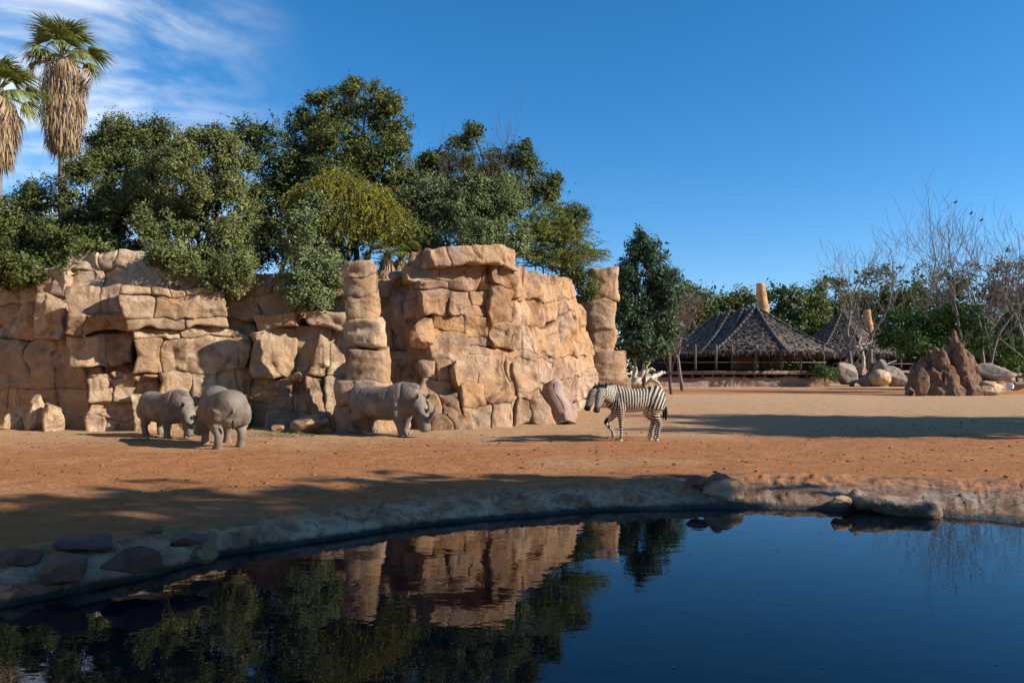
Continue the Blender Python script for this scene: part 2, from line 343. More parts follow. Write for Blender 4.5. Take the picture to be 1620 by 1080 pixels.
def ground_z(x, y):
    q = np.array([[x, y, 0.0]]); return float(0.05 * fbm(q, 0.25, 3, 3)[0] + 0.035 * fbm(q, 1.1, 3, 5)[0] + 0.018 * fbm(q, 3.0, 2, 8)[0])

# pond bank: lumpy cement lip between the soil and the water
m, nt, b = nm('stained_cement_bank'); p = pos(nt)
n1 = noise(nt, p, 1.5, 8, 0.70, 0.5); n2 = noise(nt, p, 6.5, 7, 0.72); n3 = noise(nt, p, 30, 3, 0.6)
c = ramp(nt, n1, [(0.30, (0.13, 0.06, 0.03)), (0.43, (0.235, 0.12, 0.062)), (0.50, (0.27, 0.158, 0.093)), (0.56, (0.33, 0.235, 0.165)), (0.74, (0.52, 0.40, 0.30))])
c = mixc(nt, mrange(nt, n2, 0.55, 0.7, 0, 0.7), c, (0.10, 0.075, 0.055))
zz = N(nt, 'ShaderNodeSeparateXYZ', {0: p}).outputs['Z']
wet = N(nt, 'ShaderNodeMath', {0: zz, 1: N(nt, 'ShaderNodeMath', {0: n2, 1: 0.12}, operation='MULTIPLY').outputs[0]}, operation='SUBTRACT').outputs[0]
wetf = mrange(nt, wet, WZ - 0.03, WZ + 0.03, 1, 0)
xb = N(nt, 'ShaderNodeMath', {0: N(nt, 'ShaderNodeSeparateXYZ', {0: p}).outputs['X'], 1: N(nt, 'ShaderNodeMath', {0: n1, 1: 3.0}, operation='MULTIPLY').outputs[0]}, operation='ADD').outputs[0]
c = mixc(nt, mrange(nt, xb, 3.2, 4.8, 0.9, 0.0), c, ramp(nt, n1, [(0.36, (0.34, 0.125, 0.058)), (0.47, (0.64, 0.275, 0.145)), (0.55, (0.88, 0.46, 0.275)), (0.7, (0.93, 0.59, 0.40))]))  # pale cement at left, reddened further to offset the blue shade on it
c = mixc(nt, mrange(nt, n2, 0.55, 0.66, 0, 0.8), c, (0.12, 0.075, 0.05))
soilf = mrange(nt, N(nt, 'ShaderNodeMath', {0: zz, 1: N(nt, 'ShaderNodeMath', {0: n1, 1: 0.55}, operation='MULTIPLY').outputs[0]}, operation='ADD').outputs[0], 0.24, 0.31)
c = mixc(nt, soilf, c, ramp(nt, n2, [(0.3, (0.40, 0.16, 0.055)), (0.7, (0.60, 0.255, 0.10))]))
c = mixc(nt, wetf, c, (0.045, 0.04, 0.03))
vo = N(nt, 'ShaderNodeTexVoronoi', {'Vector': N(nt, 'ShaderNodeVectorMath', {0: p, 1: N(nt, 'ShaderNodeTexNoise', {'Vector': p, 'Scale': 2.0}).outputs['Color']}, operation='ADD').outputs[0], 'Scale': 0.55}, feature='DISTANCE_TO_EDGE').outputs['Distance']
c = mixc(nt, mrange(nt, vo, 0.0, 0.009, 0.5, 0), c, (0.03, 0.022, 0.018))
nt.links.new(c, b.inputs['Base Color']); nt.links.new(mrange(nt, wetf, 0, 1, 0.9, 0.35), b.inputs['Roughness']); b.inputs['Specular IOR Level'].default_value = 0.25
nt.links.new(bump(nt, n2, 1.0, 0.12, bump(nt, mrange(nt, vo, 0, 0.02), 0.4, 0.03, bump(nt, n3, 0.4, 0.012))), b.inputs['Normal']); M['bank'] = m
tt = np.array([-0.30, -0.16, -0.05, 0.03, 0.12, 0.22, 0.32, 0.42, 0.52, 0.62, 0.72, 0.82, 0.91, 0.97, 1.03, 1.12, 1.3, 1.7, 2.2])
n = len(topc); BV = []
for t in tt:
    P2 = topc + (watc - topc) * t
    z = np.interp(t, [-0.30, -0.16, -0.05, 0.05, 0.3, 0.7, 0.93, 1.0, 1.12, 2.2], [-0.12, -0.05, 0.0, 0.01, -0.01, -0.09, -0.19, WZ, WZ - 0.12, -1.0])
    BV.append(np.concatenate([P2, np.full((n, 1), z)], 1))
BV = np.stack(BV); sh = BV.shape; BVf = BV.reshape(-1, 3)
amp = np.interp(tt, [-0.3, -0.05, 0.2, 0.9, 1.05, 2.2], [0.0, 0.02, 0.085, 0.10, 0.05, 0.0])[:, None].repeat(n, 1).ravel()
lump = fbm(BVf, 0.9, 4, 21) * 0.6 + 0.7 * fbm(BVf, 2.4, 5, 25, 0.62, True) + 0.45 * fbm(BVf, 7.0, 3, 27)
BVf[:, 2] += amp * lump; 
side = (watc - topc); side /= np.linalg.norm(side, axis=1, keepdims=True)
shift = (0.10 * fbm(BVf, 1.3, 3, 33) * np.interp(tt, [-0.3, 0, 0.4, 1.1, 2.2], [0.3, 0.6, 1, 1, 0])[:, None].repeat(n, 1).ravel())[:, None] * np.tile(side, (len(tt), 1))
BVf[:, :2] += shift
i = np.arange(len(tt) - 1)[:, None] * n; j = np.arange(n)[None]; k = (j + 1) % n
Q = np.stack([i + j, i + k, i + n + k, i + n + j], -1).reshape(-1, 4)
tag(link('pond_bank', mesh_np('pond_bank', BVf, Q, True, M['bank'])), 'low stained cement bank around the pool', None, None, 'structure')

# water: clear dielectric surface over dark water
m, nt, b = nm('still_dark_water'); p = pos(nt)
wn1 = noise(nt, scaled(nt, p, (1.0, 1.6, 1)), 2.2, 3, 0.5, 0.3); wn2 = noise(nt, scaled(nt, p, (1.0, 1.8, 1)), 9.0, 2, 0.5)
b.inputs['Base Color'].default_value = (0.002, 0.006, 0.011, 1); b.inputs['Roughness'].default_value = 0.0; b.inputs['IOR'].default_value = 1.333; b.inputs['Specular IOR Level'].default_value = 0.5
nt.links.new(bump(nt, wn2, 0.008, 0.02, bump(nt, wn1, 0.04, 0.05)), b.inputs['Normal']); M['water'] = m
wx = np.linspace(-8, 13.5, 44); wy = np.linspace(0.4, 13.4, 27); WX, WY = np.meshgrid(wx, wy)
WV = np.stack([WX.ravel(), WY.ravel(), np.full(WX.size, WZ)], 1); ii = np.arange(26)[:, None] * 44 + np.arange(43)[None]
ok = sdist(WX, WY, topc).reshape(27, 44) < 0.55; okq = ok[:-1, :-1] | ok[1:, :-1] | ok[:-1, 1:] | ok[1:, 1:]
okq &= True
Q = np.stack([ii, ii + 1, ii + 45, ii + 44], -1)[okq].reshape(-1, 4)
tag(link('water', mesh_np('water', WV, Q, True, M['water'])), 'still dark pool water mirroring the cliff and sky', None, None, 'structure')

# ------------------------------------------------------------------ rock builders
def warp(P):
    a = np.stack([fbm(P, 0.75, 4, 61), fbm(P, 0.5, 4, 71, 0.45, True), fbm(P, 0.9, 4, 81)], -1)
    b_ = np.stack([vnoise(P, 3.1, 161), vnoise(P, 3.3, 171), vnoise(P, 3.2, 181)], -1)
    c_ = np.stack([vnoise(P, 1.7, 261), 0 * P[..., 0], vnoise(P, 1.6, 281)], -1)
    return P + a * np.array([0.27, 0.26, 0.20]) + b_ * np.array([0.04, 0.025, 0.04]) + c_ * np.array([0.09, 0, 0.085])
RES = 0.062
def stone(parent, C, mat, seed, prot=0.0, r=0.12, thick=0.55, namp=0.06, gap=0.012, chips=4, name='stone'):
    """one block of the cliff: a rounded, chipped slab filling the four-cornered patch C (TL, TR, BR, BL)"""
    rng = np.random.RandomState(seed); C = np.asarray(C, float)
    w = 0.5 * (np.linalg.norm(C[1] - C[0]) + np.linalg.norm(C[2] - C[3])); h = 0.5 * (np.linalg.norm(C[3] - C[0]) + np.linalg.norm(C[2] - C[1]))
    nrm = np.cross(C[1] - C[3], C[0] - C[2]); nrm /= np.linalg.norm(nrm) + 1e-9
    if nrm @ (np.array([0, 0, H]) - C.mean(0)) < 0: nrm = -nrm
    nu = int(np.clip(w / RES, 5, 60)) + 1; nv = int(np.clip(h / RES, 5, 60)) + 1
    a = np.linspace(-1, 1, nu); bb = np.linspace(-1, 1, nv)
    a = np.sign(a) * np.abs(a) ** 0.85; bb = np.sign(bb) * np.abs(bb) ** 0.85
    A, B = np.meshgrid(a, bb)
    cr = min(0.03, 0.012 / max(min(w, h), 0.2))
    A2 = A * (1 - cr * np.abs(B) ** 7) * (1 - gap / w); B2 = B * (1 - cr * np.abs(A) ** 7) * (1 - gap / h)
    s = (A2 + 1) / 2; t = (B2 + 1) / 2
    P = (C[0] * ((1-s) * (1-t))[..., None] + C[1] * (s * (1-t))[..., None] + C[2] * (s * t)[..., None] + C[3] * ((1-s) * t)[..., None])
    e1 = (1 - np.abs(A)) * w / 2 + 1e-4; e2 = (1 - np.abs(B)) * h / 2 + 1e-4
    e = (e1 ** -3 + e2 ** -3) ** (-1 / 3.0)
    r = min(r * 0.15, 0.4 * min(w, h)); q = np.clip(e / r, 0, 1)
    off = -r * (1 - np.sqrt(np.clip(1 - (1 - q) ** 2, 0, 1)))
    cut = np.zeros_like(off)
    for k in range(2):
        th = rng.uniform(0, 2 * math.pi); g = np.array([math.cos(th), math.sin(th)]); d0 = rng.uniform(0.45, 1.0); sl = rng.uniform(0.05, 0.35)
        cut = np.maximum(cut, np.clip((A * g[0] * w / 2 + B * g[1] * h / 2) - d0 * (abs(g[0]) * w + abs(g[1]) * h) / 2 * 0.8, 0, None) * sl)
    cut = np.minimum(cut, 0.14)
    # fracture facets: each cell of the face is its own tilted plane
    K = int(np.clip(w * h / 0.22, 3, 22)); ku = rng.uniform(-1, 1, (K, 2)) * np.array([w / 2, h / 2]); kg = rng.normal(0, 0.085, (K, 2)); kh = rng.uniform(-0.026, 0.026, K)
    U = np.stack([A * w / 2, B * h / 2], -1).reshape(-1, 2); U = U + 0.10 * np.stack([vnoise(np.c_[U, U[:, :1]] + seed, 2.6, 1), vnoise(np.c_[U, U[:, :1]] + seed, 2.6, 2)], 1)
    dd = ((U[:, None] - ku[None]) ** 2).sum(-1); kk_ = dd.argmin(1); fac = kh[kk_] + ((U - ku[kk_]) * kg[kk_]).sum(1)
    cut = cut - np.clip(fac, -0.12, 0.10).reshape(cut.shape)
    Pf = P.reshape(-1, 3)
    P = warp(Pf).reshape(P.shape)
    nz = fbm(Pf, 2.2, 4, 7 + seed % 5, 0.55) * 1.0 + 0.55 * fbm(Pf * np.array([1, 1, 2.4]), 1.6, 4, 41, 0.55, True)
    off = off - cut + 0.62 * namp * nz.reshape(off.shape) * (0.35 + 0.65 * q) + prot
    V = P + nrm * off[..., None]
    loop = np.concatenate([np.arange(nu), np.arange(1, nv) * nu + nu - 1, (nv - 1) * nu + np.arange(nu - 2, -1, -1), np.arange(nv - 2, 0, -1) * nu])
    Vf = V.reshape(-1, 3); back = P.reshape(-1, 3)[loop] - nrm * thick
    back = back + (P.reshape(-1, 3).mean(0) - P.reshape(-1, 3)[loop]) * 0.04
    ii = np.arange(nv - 1)[:, None] * nu + np.arange(nu - 1)[None]
    Q1 = np.stack([ii, ii + nu, ii + nu + 1, ii + 1], -1).reshape(-1, 4)
    L = len(loop); o = len(Vf); kk = np.arange(L); k2 = (kk + 1) % L
    Q2 = np.stack([loop[kk], loop[k2], o + k2, o + kk], -1)
    me = mesh_np(name, rel(np.concatenate([Vf, back]), parent), [Q1, Q2, (o + kk)[None]], False, mat)
    return link(name, me, None, parent)

def mass(parent, core, quad, rows, seed, mat, prot=0.0, protj=0.10, r=0.12, jit=0.02, namp=0.06, thick=0.55, chips=4, tilt=0.03):
    """a face of the cliff, split into rows of blocks; quad corners are (x, y, d) picture points TL, TR, BR, BL"""
    rng = np.random.RandomState(seed); C = np.array([at(*q) for q in quad])
    hs = np.array([q[0] for q in rows], float); tb = np.concatenate([[0], np.cumsum(hs / hs.sum())])
    tl = tb.copy(); tr = tb.copy()
    tl[1:-1] += rng.uniform(-tilt, tilt, len(tb) - 2); tr[1:-1] += rng.uniform(-tilt, tilt, len(tb) - 2)
    def pt(s, i_t):
        t = tl[i_t] * (1 - s) + tr[i_t] * s
        return C[0] * (1-s) * (1-t) + C[1] * s * (1-t) + C[2] * s * t + C[3] * (1-s) * t
    for i, (hh, cols) in enumerate(rows):
        cs = np.array(cols, float); sb = np.concatenate([[0], np.cumsum(cs / cs.sum())])
        st = sb.copy(); sbm = sb.copy(); st[1:-1] += rng.uniform(-jit, jit, len(sb) - 2); sbm[1:-1] += rng.uniform(-jit, jit, len(sb) - 2)
        for j in range(len(cs)):
            stone(parent, [pt(st[j], i), pt(st[j+1], i), pt(sbm[j+1], i+1), pt(sbm[j], i+1)], mat, seed * 131 + i * 17 + j,
                  prot + protj * 0.75 * rng.uniform(-1, 1) ** 3, r * rng.uniform(0.5, 1.4), thick, namp, 0.008, chips)
    # rough core behind the joints
    g = np.linspace(0, 1, 14); Sg, Tg = np.meshgrid(g, g); Sg = Sg * 0.98 + 0.01; Tg = Tg * 0.98 + 0.01
    P = C[0] * ((1-Sg)*(1-Tg))[..., None] + C[1] * (Sg*(1-Tg))[..., None] + C[2] * (Sg*Tg)[..., None] + C[3] * ((1-Sg)*Tg)[..., None]
    nrm = np.cross(C[1] - C[3], C[0] - C[2]); nrm /= np.linalg.norm(nrm)
    if nrm @ (np.array([0, 0, H]) - C.mean(0)) < 0: nrm = -nrm
    P = warp(P.reshape(-1, 3)) - nrm * (0.42 - min(prot, 0.1)); ii = np.arange(13)[:, None] * 14 + np.arange(13)[None]
    core.add(P, [np.stack([ii, ii + 14, ii + 15, ii + 1], -1).reshape(-1, 4)])

def ico(sub):
    t = (1 + 5 ** 0.5) / 2
    V = [(-1,t,0),(1,t,0),(-1,-t,0),(1,-t,0),(0,-1,t),(0,1,t),(0,-1,-t),(0,1,-t),(t,0,-1),(t,0,1),(-t,0,-1),(-t,0,1)]
    Fc = [(0,11,5),(0,5,1),(0,1,7),(0,7,10),(0,10,11),(1,5,9),(5,11,4),(11,10,2),(10,7,6),(7,1,8),(3,9,4),(3,4,2),(3,2,6),(3,6,8),(3,8,9),(4,9,5),(2,4,11),(6,2,10),(8,6,7),(9,8,1)]
    V = [np.array(v) / np.linalg.norm(v) for v in V]
    for _ in range(sub):
        mid = {}; nf = []
        def m_(a, b):
            k = (min(a, b), max(a, b))
            if k not in mid: q = V[a] + V[b]; V.append(q / np.linalg.norm(q)); mid[k] = len(V) - 1
            return mid[k]
        for a, b_, c_ in Fc:
            x, y, z = m_(a, b_), m_(b_, c_), m_(c_, a); nf += [(a, x, z), (b_, y, x), (c_, z, y), (x, y, z)]
        Fc = nf
    return np.array(V), np.array(Fc)
ICO = {k: ico(k) for k in (0, 1, 2, 3, 4)}
def boulder(name, parent, c, rad, seed, mat, planes=16, sub=4, namp=0.06, rz=0.0, tilt=(0, 0), sharp=1.0):
    """chipped convex rock; c is its centre"""
    rng = np.random.RandomState(seed); D, T = ICO[sub]
    nn = rng.normal(size=(planes, 3)); nn /= np.linalg.norm(nn, axis=1, keepdims=True); cc = rng.uniform(0.52, 0.96, planes)
    dn = D @ nn.T; rr = np.where(dn > 0.05, cc / np.maximum(dn, 0.05), 9.0).min(1); rr = np.minimum(rr, 1.12)
    rr = rr * sharp + (1 - sharp) * 0.9
    rad = np.asarray(rad, float); V = D * rr[:, None] * rad
    s = float(rad.mean()); V = V * (1 + 0 * s) + D * (namp * s * (fbm(V + seed * 3.1, 2.0 / s, 4, seed % 97) + 0.6 * fbm(V + seed, 3.0 / s, 3, 5, 0.5, True)))[:, None]
    Rm = Matrix.Rotation(rz, 3, 'Z') @ Matrix.Rotation(tilt[0], 3, 'X') @ Matrix.Rotation(tilt[1], 3, 'Y')
    V = V @ np.array(Rm).T + np.asarray(c, float)
    o = link(name, mesh_np(name, rel(V, parent), T, True, mat), None, parent); return o

def drum(parent, x, y0, y1, w0, w1, d, seed, mat, dr=0.8, name='stone', namp=0.07, lean=0.0, shape=3.0):
    """one drum of a rock pillar: between picture rows y0 and y1, half widths w0 (top) and w1 (bottom) in picture pixels"""
    rng = np.random.RandomState(seed); z1 = at(x, y0, d)[2]; z0 = at(x, y1, d)[2]; X = at(x, y0, d)[0]
    R0, R1 = w0 * d / F, w1 * d / F; hh = z1 - z0; nv = max(8, int(hh / 0.07)); nu = 56
    th = np.arange(nu) * 2 * math.pi / nu; tv = np.linspace(0, 1, nv)
    rings = []
    ce = min(0.035, hh * 0.3)
    for t in np.concatenate([[0.0], tv, [1.0]]): rings.append(t)
    rings = np.array(rings); Rr = R0 + (R1 - R0) * rings
    ez = np.minimum(rings, 1 - rings) * hh; sh_ = ce * (1 - np.sqrt(np.clip(1 - (1 - np.clip(ez / ce, 0, 1)) ** 2, 0, 1)))
    Rr = Rr - sh_; Rr[0] = R0 * 0.45; Rr[-1] = R1 * 0.45
    ph = rng.uniform(0, 6.28)
    sup = (np.abs(np.cos(th)) ** shape + np.abs(np.sin(th)) ** shape) ** (-1 / shape)
    sup *= 1 + 0.05 * np.cos(2 * th + ph) + 0.04 * np.cos(3 * th + 2 * ph)
    ct = np.cos(th) * sup; sn = np.sin(th) * sup * dr
    V = np.stack([X + Rr[:, None] * ct[None] + lean * (1 - rings)[:, None] * d / F, d + R1 * 0.0 + Rr[:, None] * sn[None], np.broadcast_to((z1 - rings * hh)[:, None], (len(rings), nu))], -1)
    Vf = V.reshape(-1, 3); dirv = np.stack([np.broadcast_to(np.cos(th), (len(rings), nu)).ravel(), np.broadcast_to(np.sin(th), (len(rings), nu)).ravel(), np.zeros(len(Vf))], 1)
    cutn = rng.normal(size=(5, 3)) * np.array([1, 1, 0.6]); cutn /= np.linalg.norm(cutn, axis=1, keepdims=True)
    cen = np.array([X, d, (z0 + z1) / 2]); ext = np.array([max(R0, R1), max(R0, R1) * dr, hh / 2])
    for nrm in cutn:
        lim = rng.uniform(0.80, 1.0) * np.abs(nrm * ext).sum() * 0.80; dd = (Vf - cen) @ nrm - lim
        Vf = Vf - np.clip(dd, 0, None)[:, None] * nrm * 0.8
    Vf = Vf + dirv * (1.5 * namp * (fbm(Vf, 1.3, 4, 3, 0.55) + 0.7 * fbm(Vf * np.array([1, 1, 1.6]), 1.8, 4, 13, 0.55, True)))[:, None]
    Vf[:, 2] += 0.16 * vnoise(Vf * np.array([1, 1, 0.4]), 1.1, 9) + 0.06 * vnoise(Vf, 3.0, 19)
    nr = len(rings); i = np.arange(nr - 1)[:, None] * nu; j = np.arange(nu)[None]; k = (j + 1) % nu
    Q = np.stack([i + j, i + nu + j, i + nu + k, i + k], -1).reshape(-1, 4)
    return link(name, mesh_np(name, rel(Vf, parent), [Q, np.arange(nu)[None], ((nr - 1) * nu + np.arange(nu))[::-1][None]], False, mat), None, parent)

# ------------------------------------------------------------------ the long cliff at the left
WT, WW = M['rock_tan'], M['rock_warm']
cl = empty('rock_cliff', at(300, 680, 23)); cl.location.z = 0
tag(cl, 'long tan layered rock cliff with overhanging ledges behind the two grazing rhinos', 'rock cliff', 'artificial rock cliffs')
co = MB()
# shaded recess at far left
mass(cl, co, [(-90,446,26.4),(60,446,24.7),(62,535,24.7),(-90,540,26.4)], [(1,[1,1.2]),(1.6,[1.4,1])], 1, WT, 0, 0.08)
mass(cl, co, [(-90,540,25.8),(128,532,24.3),(134,690,23.4),(-90,690,24.6)], [(1.6,[1.5,1.0]),(1.3,[0.8,1.6])], 2, WT, 0, 0.09)
mass(cl, co, [(48,425,24.4),(102,420,24.2),(98,536,23.8),(48,532,23.9)], [(1,[1,1]),(1.5,[1])], 3, WT, 0.05, 0.06, 0.2)
# top courses under the trees
mass(cl, co, [(100,400,24.6),(235,392,24.6),(235,455,24.2),(98,455,24.2)], [(1,[1,0.6,0.9]),(1.1,[0.9,1.2])], 4, WT, 0, 0.08)
mass(cl, co, [(205,412,24.4),(400,425,24.7),(385,462,24.4),(205,455,24.0)], [(1,[1.3,0.8,1.1])], 5, WT, 0, 0.1)
# first overhang
mass(cl, co, [(97,452,22.9),(196,448,23.5),(198,500,23.4),(102,502,22.8)], [(1,[1.2,1])], 6, WT, 0.0, 0.05, 0.24, namp=0.10)
mass(cl, co, [(97,498,22.6),(199,495,23.2),(198,525,23.3),(96,532,22.8)], [(1,[0.5,1])], 7, WT, 0.02, 0.03, 0.2)
mass(cl, co, [(190,448,22.6),(358,458,24.0),(356,520,23.9),(194,522,22.6)], [(0.35,[0.5,0.3,0.3,0.8]),(1.3,[0.75,1.9]),(0.5,[1.4,0.9])], 8, WT, 0.03, 0.07, 0.16)
# second tier
mass(cl, co, [(103,533,23.1),(208,524,23.7),(210,572,23.7),(108,578,23.2)], [(1,[1,0.8])], 9, WT, 0.0, 0.06, 0.24, namp=0.1)
mass(cl, co, [(204,524,22.9),(390,521,24.4),(386,588,24.2),(206,590,22.8)], [(0.3,[1,1.6]),(1.2,[0.7,2.0])], 10, WT, 0.0, 0.08, 0.16)
mass(cl, co, [(110,570,24.2),(240,570,24.2),(245,604,23.9),(115,606,23.9)], [(1,[1,1.2,0.8])], 11, WT, -0.05, 0.1, 0.2, namp=0.12)
# third tier and foot
mass(cl, co, [(130,598,22.8),(250,598,23.5),(250,638,23.4),(132,636,22.7)], [(1,[0.9,1.1,0.9])], 12, WT, 0.0, 0.05, 0.14)
mass(cl, co, [(249,588,22.9),(346,588,23.9),(344,622,23.8),(250,622,22.8)], [(1,[1.1,0.9])], 13, WT, 0.0, 0.05, 0.14)
mass(cl, co, [(132,636,22.9),(210,636,23.3),(208,692,23.0),(130,692,22.6)], [(1,[1]),(1.1,[0.8,1.2])], 14, WT, 0.0, 0.05, 0.12)
mass(cl, co, [(207,620,22.8),(392,620,24.3),(394,690,23.9),(208,692,22.5)], [(0.9,[1.4,0.6]),(1.2,[0.5,1.2])], 15, WT, 0.0, 0.06, 0.12)
# shaded bays between the overhangs and the pillar
mass(cl, co, [(352,430,25.2),(552,436,25.4),(552,505,25.0),(352,500,24.8)], [(1,[1,1.5]),(1.1,[0.9,1,1.1])], 16, WT, 0.0, 0.1)
mass(cl, co, [(405,497,24.3),(472,495,24.3),(472,523,24.3),(406,526,24.3)], [(1,[1])], 17, WT, 0.12, 0.0, 0.2)
mass(cl, co, [(487,490,24.3),(552,495,24.5),(550,520,24.4),(487,518,24.3)], [(1,[1])], 18, WT, 0.1, 0.0, 0.2)
mass(cl, co, [(356,490,25.2),(398,490,25.2),(396,600,25.0),(356,600,25.0)], [(1,[1]),(1,[1])], 19, WT, 0.0, 0.05)
mass(cl, co, [(393,522,24.0),(468,521,24.7),(462,602,24.5),(394,600,23.8)], [(1,[1])], 20, WT, 0.08, 0.03, 0.16)
mass(cl, co, [(464,518,24.7),(502,518,24.7),(500,620,24.5),(458,604,24.5)], [(1,[1])], 21, WT, 0.0, 0.0, 0.16)
mass(cl, co, [(498,516,24.4),(560,516,25.0),(558,690,24.2),(484,690,23.5)], [(1.3,[0.7,1.1]),(1.4,[0.8,1.2])], 22, WT, 0.0, 0.08, 0.16)
mass(cl, co, [(386,598,24.75),(440,600,24.75),(436,690,24.4),(386,690,24.4)], [(1,[1]),(1.2,[1])], 23, WT, 0.0, 0.04)
mass(cl, co, [(432,603,24.0),(500,600,24.7),(494,690,24.0),(420,690,23.2)], [(0.6,[0.6,0.8]),(0.8,[1,0.9]),(1,[1.3])], 24, WT, 0.0, 0.07, 0.14)
mass(cl, co, [(340,584,24.1),(398,586,24.6),(398,626,24.5),(340,626,24.0)], [(1,[1,0.8])], 25, WT, 0.0, 0.03)
co.build('core', WT, cl, True)
for (x, yb, rx, rz_, d, sd_) in [(58,690,14,38,22.9,301),(82,688,20,32,22.7,302),(18,690,14,22,23.0,303)]:
    boulder('stone', cl, at(x, yb - rz_ * 0.75, d), (rx*d/F, rx*d/F, rz_*d/F), sd_, WT, 14, 4, 0.10)
boulder('stone', cl, at(468, 597, 24.0), (0.28, 0.2, 0.17), 304, WT, 12, 3)
for k, (x, y) in enumerate([(165,596),(185,594),(205,596),(222,597),(238,595),(150,597)]):
    boulder('stone', cl, at(x, y, 23.3), (0.2, 0.2, 0.12), 310 + k, WT, 10, 3, 0.1, k)

# unseen rock wall added at the left to bounce warm sunlight onto the foreground
wr = empty('rock_cliff', (-16, 13, 0)); tag(wr, 'added unseen tan rock wall left of the pool, bouncing warm light', 'rock cliff', 'artificial rock cliffs')
wp = [(-18.9, 23.0), (-17.6, 19.0), (-16.2, 15.0), (-15.0, 11.0), (-14.0, 7.0), (-13.6, 3.0)]
for i_, ((xa, ya), (xb_, yb_)) in enumerate(zip(wp[:-1], wp[1:])):
    for k_, (z0_, z1_) in enumerate([(-0.2, 2.0), (2.0, 4.2), (4.2, 6.0 + 0.3 * (i_ % 2))]):
        o_ = 0.18 * ((i_ + k_) % 2)
        stone(wr, [(xa - o_, ya, z1_), (xb_ - o_, yb_, z1_), (xb_ - o_, yb_, z0_), (xa - o_, ya, z0_)], WT, 900 + i_ * 3 + k_, 0.0, 0.14, 1.2)

# ------------------------------------------------------------------ pillar
pl = empty('rock_pillar', at(580, 680, 22.6)); pl.location.z = 0
tag(pl, 'tall tan rock pillar of stacked drums behind the walking rhino', 'rock pillar', 'rock pillars')
for k, (x, y0, y1, w0, w1) in enumerate([(570,416,441,23,25),(571,439,471,24,25),(572,469,507,24,26),(578,505,549,29,33),(584,547,607,31,33),(577,604,643,43,42),(575,641,692,44,46)]):
    drum(pl, x, y0, y1, w0, w1, 22.7, 400 + k, WT if k < 5 else WW, 0.85)

# ------------------------------------------------------------------ main massif
ms = empty('rock_cliff', at(760, 675, 26)); ms.location.z = 0
tag(ms, 'bright ochre sunlit rock massif capped by a broad flat slab', 'rock cliff', 'artificial rock cliffs')
co = MB()
# recess right of the pillar
mass(ms, co, [(590,448,25.6),(652,432,25.4),(655,560,25.2),(596,556,25.4)], [(0.7,[1,1.2]),(2,[1,1.2])], 31, WW, 0, 0.08)
mass(ms, co, [(592,552,25.0),(655,552,25.0),(660,690,24.2),(592,690,24.4)], [(1.2,[1]),(1.6,[1,0.9])], 32, WW, 0, 0.06)
boulder('stone', ms, at(633, 438, 25.2), (0.36, 0.34, 0.30), 501, WW, 14, 4)
# cap slab
mass(ms, co, [(648,396,24.2),(690,393,24.0),(688,423,24.1),(648,424,24.2)], [(1,[1,0.7])], 33, WW, 0.05, 0.05, 0.2)
mass(ms, co, [(684,393,23.7),(798,385,24.8),(797,421,24.8),(686,422,23.7)], [(1,[0.28,1])], 34, WW, 0.22, 0.03, 0.16)
mass(ms, co, [(796,388,24.9),(815,398,25.4),(815,424,25.4),(796,421,24.9)], [(1,[1])], 35, WW, 0.05, 0.0, 0.14)
# left buttress
mass(ms, co, [(645,419,23.9),(732,417,24.7),(731,446,24.6),(645,444,23.8)], [(1,[1.2,1])], 36, WW, 0.05, 0.04)
mass(ms, co, [(644,443,24.2),(668,443,24.1),(670,502,24.1),(645,502,24.2)], [(1,[1]),(1,[1])], 37, WW, -0.03, 0.03)
mass(ms, co, [(665,442,23.7),(735,445,24.5),(735,500,24.6),(668,500,23.8)], [(0.25,[1,0.8]),(1,[1.3,0.8])], 38, WW, 0.06, 0.05, 0.14, namp=0.09)
boulder('stone', ms, at(666, 527, 23.9), (0.46, 0.4, 0.58), 502, WW, 18, 4, 0.09)
mass(ms, co, [(686,498,24.0),(738,500,24.7),(742,575,24.6),(684,575,23.9)], [(0.45,[1]),(1.2,[1])], 39, WW, 0.0, 0.06)
mass(ms, co, [(646,548,24.4),(690,550,24.2),(712,690,23.6),(652,690,23.8)], [(1,[1]),(1,[1,1]),(1,[1])], 40, WW, 0.0, 0.06)
# bright centre face
mass(ms, co, [(728,420,24.6),(782,420,25.5),(780,498,25.5),(734,500,24.6)], [(1.1,[1,0.8]),(0.7,[0.5,1.1]),(0.4,[1])], 41, WW, -0.02, 0.05)
mass(ms, co, [(777,421,25.0),(816,424,25.7),(818,512,25.9),(776,508,25.2)], [(0.8,[1]),(1.6,[1])], 42, WW, 0.03, 0.03)
mass(ms, co, [(734,498,24.6),(780,500,25.4),(778,548,25.4),(738,548,24.6)], [(1,[1]),(0.7,[1.2,1])], 43, WW, 0.02, 0.04)
mass(ms, co, [(776,506,25.2),(826,512,25.7),(824,554,25.7),(776,548,25.2)], [(1,[1])], 44, WW, 0.02, 0.02)
mass(ms, co, [(738,546,24.6),(826,552,25.9),(826,608,25.7),(736,600,24.3)], [(0.4,[1,1.4]),(1,[1.1,1])], 45, WW, -0.04, 0.06)
